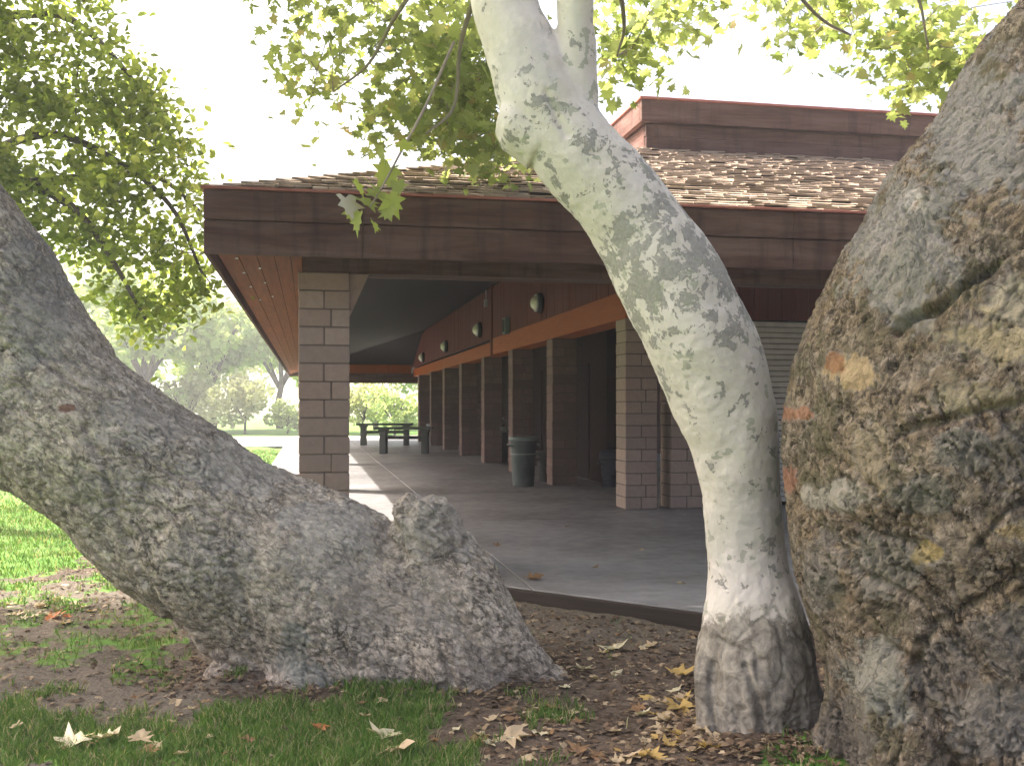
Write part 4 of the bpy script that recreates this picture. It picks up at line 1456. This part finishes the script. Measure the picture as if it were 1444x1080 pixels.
# ------------------------------------------------------------------ background trees and shrubs
def bg_crown(rx, rz, n, size, seed, lobes=9, base=0.0):
    r = np.random.default_rng(seed)
    L = []
    for i in range(lobes):
        a = r.uniform(0, 2 * math.pi); q = r.uniform(0.2, 0.65)
        L.append((q * rx * math.cos(a), q * rx * math.sin(a), rz * r.uniform(0.25, 0.8), r.uniform(0.30, 0.5)))
    out = []
    for i in range(n):
        lx, ly, lz, lr = L[r.integers(0, lobes)]
        d = r.normal(0, 1, 3); d /= np.linalg.norm(d)
        q = lr * r.uniform(0.55, 1.05) ** 0.6
        out.append((lx + d[0] * q * rx, ly + d[1] * q * rx, max(0.05, lz + d[2] * q * rz * 0.55)))
    return np.array(out) + np.array((0, 0, base))


def make_bg_tree(name, rx, rz, base, n, size, mat, seed, trunk_h, trunk_r):
    t = empty(name)
    bm = bmesh.new()
    tube(bm, [Vector((0, 0, -0.2)), Vector((0.05 * rx, 0, trunk_h * 0.5)), Vector((-0.03 * rx, 0.03 * rx, trunk_h)), Vector((0, 0, trunk_h + 0.4 * rz))], [trunk_r, trunk_r * 0.8, trunk_r * 0.7, trunk_r * 0.3], 8)
    for k in range(5):
        a = k * 1.3 + seed
        tube(bm, [Vector((0, 0, trunk_h * 0.9)), Vector((0.3 * rx * math.cos(a), 0.3 * rx * math.sin(a), trunk_h + 0.25 * rz)), Vector((0.6 * rx * math.cos(a), 0.6 * rx * math.sin(a), trunk_h + 0.5 * rz))], [trunk_r * 0.5, trunk_r * 0.35, trunk_r * 0.15], 6)
    obj('trunk', bm, M['bark_far'], t, True)
    pos = bg_crown(rx, rz, n, size, seed, 10, base)
    leaves_mesh('crown', T_CLUMP, pos, rng.uniform(size * 0.6, size * 1.2, n), M[mat], t, None, tilt=1.0)
    return t


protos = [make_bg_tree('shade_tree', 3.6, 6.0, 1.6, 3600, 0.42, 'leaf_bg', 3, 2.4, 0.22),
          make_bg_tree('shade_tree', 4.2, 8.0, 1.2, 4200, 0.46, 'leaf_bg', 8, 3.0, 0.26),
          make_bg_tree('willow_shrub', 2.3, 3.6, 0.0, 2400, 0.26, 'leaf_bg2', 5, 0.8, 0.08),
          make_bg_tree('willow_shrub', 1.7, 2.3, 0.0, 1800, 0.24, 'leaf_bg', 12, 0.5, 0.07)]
#       kind, px, Y, scale, label, group
bgs = [
    (2, 345, 54, 1.0, 'rounded grey green shrub beside the corner pillar, at the far edge of the path', 'shrubs beyond the path'),
    (2, 262, 57, 1.05, 'grey green shrub left of the rounded one, above the leaning trunk', 'shrubs beyond the path'),
    (3, 405, 57, 0.8, 'low green shrub tucked against the left edge of the corner pillar', 'shrubs beyond the path'),
    (3, 215, 54, 1.0, 'low green shrub showing just over the leaning trunk', 'shrubs beyond the path'),
    (0, 205, 56, 1.25, 'hazy green tree behind the shrubs, under the tips of the oak', 'trees beyond the path'),
    (1, 300, 62, 1.05, 'tall hazy tree behind the rounded shrub', 'trees beyond the path'),
    (1, 120, 58, 1.15, 'tall hazy tree half hidden by the upper limb of the leaning trunk', 'trees beyond the path'),
    (0, 395, 66, 1.15, 'hazy tree seen between the eave and the corner pillar', 'trees beyond the path'),
    (2, 512, 60, 0.9, 'pale shrub at the left of the far opening of the arcade', 'shrubs beyond the arcade'),
    (3, 556, 58, 1.1, 'pale shrub at the right of the far opening of the arcade', 'shrubs beyond the arcade'),
    (0, 530, 72, 1.0, 'hazy tree filling the far opening of the arcade', 'trees beyond the path'),
    (1, 30, 58, 1.0, 'green tree behind the upper limb at the left edge', 'trees beyond the path'),
]
first = {}
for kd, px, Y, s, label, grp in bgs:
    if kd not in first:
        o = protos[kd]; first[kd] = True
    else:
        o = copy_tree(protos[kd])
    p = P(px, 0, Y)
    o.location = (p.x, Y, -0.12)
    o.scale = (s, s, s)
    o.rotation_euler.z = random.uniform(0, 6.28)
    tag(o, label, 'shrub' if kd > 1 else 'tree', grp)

# ------------------------------------------------------------------ grass blades (stuff)
def blades(n, xr, yr, h, w, power=1.0, clipv=True):
    x = rng.uniform(*xr, n); y = rng.uniform(*yr, n)
    gm = grass_mask(x, y) + 0.75 * gnoise(x, y, 2.2, 4.0) + 0.45 * gnoise(x, y, 8.0, 1.0)
    v, u = local(x, y)
    ok = (gm > rng.uniform(0.3, 0.75, n)) & ~((v > -0.9) & (u > 8.4 - np.maximum(0, v - 0.6) * 1.1))
    x, y = x[ok], y[ok]
    m = len(x)
    z = hgt(x, y) - 0.005
    a = rng.uniform(0, 2 * math.pi, m)
    hh = h * rng.uniform(0.45, 1.25, m) ** power
    ww = w * rng.uniform(0.7, 1.3, m)
    lean = rng.normal(0, 0.45, (m, 2)) * hh[:, None]
    b = np.stack([x, y, z], 1)
    side = np.stack([np.cos(a), np.sin(a), 0 * a], 1) * ww[:, None]
    mid = b + np.stack([lean[:, 0] * 0.35, lean[:, 1] * 0.35, hh * 0.6], 1)
    tip = b + np.stack([lean[:, 0], lean[:, 1], hh * 0.95], 1)
    V = np.stack([b - side, b + side, mid + side * 0.75, mid - side * 0.75, tip], 1).reshape(-1, 3)
    k = np.arange(m)[:, None] * 5
    f = np.concatenate([k + np.array([[0, 1, 2]]), k + np.array([[0, 2, 3]]), k + np.array([[3, 2, 4]])], 0)
    return V, f


parts = [blades(60000, (-3.2, 0.6), (3.9, 5.6), 0.062, 0.0028), blades(26000, (-4.4, 1.8), (4.0, 7.8), 0.06, 0.003), blades(50000, (-10.0, -1.6), (7.5, 15.0), 0.06, 0.005), blades(30000, (-16, -3.0), (14.0, 34.0), 0.07, 0.012)]
off = 0; VV = []; FF = []
for V, f in parts:
    VV.append(V); FF.append(f + off); off += len(V)
o = link_mesh('grass', np_mesh('grass', np.concatenate(VV), np.concatenate(FF)), M['grass'])
tag(o, 'short green grass growing in patches around the tree roots', 'grass', None, 'stuff')

# ------------------------------------------------------------------ fallen leaves and litter
def not_slab(x, y):
    v, u = local(x, y)
    return ~((v > -0.9) & (u > 8.35 - np.maximum(0, v - 0.6) * 1.094))


n = 30000
x = rng.uniform(-4.2, 2.6, n); y = 3.9 + (rng.uniform(0, 1, n) ** 1.2) * 5.6
dens = 0.42 + 0.6 * smooth(-0.3, 0.3, x) * smooth(7.6, 6.5, y) + 0.3 * gnoise(x, y, 1.7, 2.0)
ok = (dens > rng.uniform(0, 1, n)) & not_slab(x, y) & (grass_mask(x, y) < 0.75)
x, y = x[ok], y[ok]
pos = np.stack([x, y, hgt(x, y) + 0.006], 1)
def ring(cx, cy, rx, ry, m):
    a = rng.uniform(0, 2 * math.pi, m); q = rng.uniform(0.8, 1.25, m)
    px_, py_ = cx + rx * q * np.cos(a), cy + ry * q * np.sin(a)
    return np.stack([px_, py_, hgt(px_, py_) + rng.uniform(0.004, 0.03, m)], 1)


pos = np.concatenate([pos, ring(1.10, 4.62, 0.36, 0.34, 900), ring(-0.85, 5.75, 1.0, 0.5, 1500), ring(2.0, 4.1, 0.85, 0.75, 900)])
leaves_mesh('leaf_litter', T_CLUMP, pos, rng.uniform(0.010, 0.05, len(pos)), M['litter'], tilt=0.28)
tag(bpy.data.objects['leaf_litter'], 'crumbled brown leaf litter and bark flakes strewn over the soil', 'leaf litter', None, 'stuff')


def curled_leaf(seed, curl):
    r = np.random.default_rng(seed)
    V = []
    Fc = []
    rings = (0.0, 0.5, 1.0)
    n = len(SYC_O)
    V.append((0, -0.02, 0.0))
    fold_ = r.uniform(-0.18, 0.28)
    wob = r.uniform(0.72, 1.2, len(SYC_O))
    for q in rings[1:]:
        for kk, (a, b) in enumerate(SYC_O):
            a, b = a * wob[kk] * 0.9, b * wob[kk]
            k = q if q == 1 else q * 0.9
            xx = a * k * (1 + 0.1 * r.normal()) if q == 1 else a * k
            yy = b * k * (1 + 0.1 * r.normal()) if q == 1 else b * k
            z = curl * (xx * xx + 0.8 * yy * yy) * 1.6 + 0.06 * r.normal() * q + fold_ * abs(xx)
            V.append((xx, yy, z + 0.06))
    for i in range(n):
        j = (i + 1) % n
        Fc += [(0, 1 + i, 1 + j), (1 + i, 1 + n + i, 1 + n + j), (1 + i, 1 + n + j, 1 + j)]
    V.append((0.015, -0.32, 0.06)); V.append((-0.015, -0.32, 0.06)); V.append((0.03, -0.75, 0.10))
    b = len(V)
    Fc.append((b - 3, b - 2, b - 1))
    return np_mesh('fallen_leaf', np.array(V), np.array(Fc))


LEAF_ME = {}
for mk in ('leaf_tan', 'leaf_pale', 'leaf_brown', 'leaf_orange', 'leaf_yellow'):
    for s in range(7):
        me = curled_leaf(s * 5 + len(mk), (0.04, 0.12, 0.22, -0.16, 0.10, -0.26, 0.34)[s])
        me.materials.append(M[mk])
        LEAF_ME[mk, s] = me


def fallen(px, py, mk, size, label, group=None, s=None, z=None):
    """leaf lying where the given sight line meets the ground"""
    Y = F * 1.49 / max(py - HY, 30)
    for _ in range(6):
        xx = (px - CX) / F * Y
        h = float(hgt(xx, Y)) if z is None else z
        Y = F * (CH - h) / (py - HY)
    xx = (px - CX) / F * Y
    o = bpy.data.objects.new('fallen_leaf', LEAF_ME[mk, random.randrange(7) if s is None else s])
    COL.objects.link(o)
    o.location = (xx, Y, h + (0.004 if py < 985 or px > 560 else 0.03))
    o.scale = (size,) * 3
    o.rotation_euler = (random.uniform(-0.3, 0.3), random.uniform(-0.3, 0.3), random.uniform(0, 6.28))
    tag(o, label, 'fallen leaf', group)
    return o


fallen(103, 1056, 'leaf_pale', 0.16, 'pale cream fallen leaf, left one of a pair on the grass', None, 0)
fallen(146, 1050, 'leaf_pale', 0.12, 'pale cream fallen leaf, right and smaller one of a pair on the grass', None, 1)
fallen(198, 1052, 'leaf_tan', 0.11, 'tan fallen leaf on the grass to the right of the cream pair', None, 1)
fallen(450, 1036, 'leaf_orange', 0.09, 'single orange red fallen leaf on the grass below the leaning trunk', None, 1)
fallen(540, 1048, 'leaf_pale', 0.15, 'pale fallen leaf on the grass with its stalk pointing up', None, 1)
fallen(560, 1066, 'leaf_tan', 0.15, 'tan fallen leaf overlapping the pale one at the grass edge', None, 0)
fallen(752, 816, 'leaf_brown', 0.17, 'lone brown curled leaf on the edge of the concrete patio', None, 2, 0.004)
fallen(722, 858, 'leaf_brown', 0.13, 'brown fallen leaf on the soil at the foot of the patio edge', None, 1)
fallen(962, 952, 'leaf_yellow', 0.15, 'large yellow brown leaf leaning against the foot of the white trunk', None, 2)
fallen(958, 1000, 'leaf_yellow', 0.17, 'yellow leaf curled in the heap left of the white trunk', None, 1)
fallen(720, 1042, 'leaf_tan', 0.17, 'largest tan leaf lying flat on the mulch near the grass edge', None, 0)
fallen(866, 916, 'leaf_pale', 0.15, 'pale leaf on the dark soil between the two trunks', None, 0)
fallen(822, 944, 'leaf_pale', 0.10, 'small pale leaf right of the root toe of the leaning trunk', None, 0)
GR = 'fallen leaves on the ground'
kinds = {
    ('leaf_pale', 'mulch'): 'pale dry fallen leaf among the litter on the mulch',
    ('leaf_tan', 'mulch'): 'tan dry fallen leaf among the litter on the mulch',
    ('leaf_brown', 'mulch'): 'dark brown fallen leaf among the litter on the mulch',
    ('leaf_yellow', 'heap'): 'yellow fallen leaf in the heap at the white trunk',
    ('leaf_tan', 'heap'): 'tan fallen leaf in the heap at the white trunk',
    ('leaf_tan', 'pile'): 'tan fallen leaf in the pile on the ground at far left',
    ('leaf_pale', 'pile'): 'pale fallen leaf in the pile on the ground at far left',
    ('leaf_orange', 'pile'): 'orange fallen leaf in the pile on the ground at far left',
    ('leaf_brown', 'grass'): 'brown fallen leaf on the grass at the bottom of the view',
    ('leaf_tan', 'grass'): 'tan fallen leaf caught in the grass at the bottom of the view',
}


def scatter(n, fx, fy, where, mats, lo, hi):
    for _ in range(n):
        mk = random.choice(mats)
        fallen(fx(), fy(), mk, random.uniform(lo, hi), kinds[mk, where], GR)


U = random.uniform
for px, py, mk, lab in ((842, 800, 'leaf_brown', 'small brown leaf on the concrete patio right of the lone curled one'), (905, 776, 'leaf_tan', 'small tan leaf on the patio halfway between the lone curled one and the white trunk'),
                        (700, 770, 'leaf_brown', 'tiny brown leaf on the patio just right of the grey stub'), (960, 822, 'leaf_tan', 'tan leaf on the patio edge close to the white trunk'), (800, 742, 'leaf_brown', 'tiny brown leaf farther back on the patio in front of the block pillars')):
    fallen(px, py, mk, U(0.05, 0.08), lab, None, None, 0.003)
scatter(58, lambda: U(640, 975), lambda: 870 + 205 * U(0, 1) ** 0.7, 'mulch', ['leaf_pale', 'leaf_tan', 'leaf_tan', 'leaf_brown', 'leaf_brown'], 0.045, 0.105)
scatter(64, lambda: random.gauss(985, 55), lambda: U(985, 1075), 'heap', ['leaf_yellow', 'leaf_tan', 'leaf_tan'], 0.05, 0.11)
scatter(26, lambda: random.gauss(60, 45), lambda: random.gauss(862, 14), 'pile', ['leaf_tan', 'leaf_pale', 'leaf_tan', 'leaf_orange'], 0.06, 0.12)
scatter(26, lambda: U(20, 620), lambda: U(985, 1075), 'grass', ['leaf_brown', 'leaf_tan'], 0.035, 0.075)

# ------------------------------------------------------------------ haze
k = NT('haze_air')
pv = k.n('ShaderNodeVolumePrincipled')
pv.inputs['Color'].default_value = (0.97, 0.98, 1.0, 1)
pv.inputs['Density'].default_value = HAZE
pv.inputs['Anisotropy'].default_value = 0.3
k.l(pv.outputs[0], k.out.inputs['Volume'])
bm = bmesh.new()
box(bm, -700, 700, -500, 800, -6.0, 19.0)
tag(obj('haze', bm, k.m), 'thin bright haze in the air', 'haze', None, 'stuff')

# ------------------------------------------------------------------ light, sky, camera
to_sun = Vector((-0.85, 0.38, 1.0)).normalized()
elev = math.asin(to_sun.z)
azim = math.atan2(to_sun.x, to_sun.y)
w = bpy.data.worlds.new('World')
SC.world = w
w.use_nodes = True
nt = w.node_tree
nt.nodes.clear()
sky = nt.nodes.new('ShaderNodeTexSky')
sky.sky_type = 'NISHITA'
sky.sun_disc = False
sky.sun_elevation = elev
sky.sun_rotation = azim
sky.air_density = 0.7
sky.dust_density = 9.0
sky.ozone_density = 0.2
bg = nt.nodes.new('ShaderNodeBackground')
bg.inputs['Strength'].default_value = 0.15
outw = nt.nodes.new('ShaderNodeOutputWorld')
nt.links.new(sky.outputs[0], bg.inputs['Color'])
nt.links.new(bg.outputs[0], outw.inputs['Surface'])
sun = bpy.data.lights.new('sun', 'SUN')
sun.energy = 4.0
sun.angle = R(0.53)
sun.color = (1.0, 0.95, 0.87)
so = bpy.data.objects.new('sun', sun)
COL.objects.link(so)
so.rotation_euler = to_sun.to_track_quat('Z', 'Y').to_euler()
so.location = (-20, 10, 30)

cam = bpy.data.cameras.new('camera')
cam.sensor_fit = 'HORIZONTAL'
cam.sensor_width = 36.0
cam.lens = 36.0 * F / 1444.0
cam.shift_y = (HY - 540.0) / 1444.0
cam.clip_end = 3000
cam.clip_start = 0.05
co = bpy.data.objects.new('camera', cam)
COL.objects.link(co)
co.location = (0, 0, CH)
co.rotation_euler = (R(90), 0, 0)
SC.camera = co

SC.view_settings.view_transform = 'Standard'
SC.view_settings.look = 'None'
SC.view_settings.exposure = 2.1
SC.view_settings.gamma = 1.0
SC.view_settings.use_curve_mapping = False
SC.cycles.use_denoising = True
SC.cycles.max_bounces = 8
SC.cycles.diffuse_bounces = 5
SC.cycles.transparent_max_bounces = 8
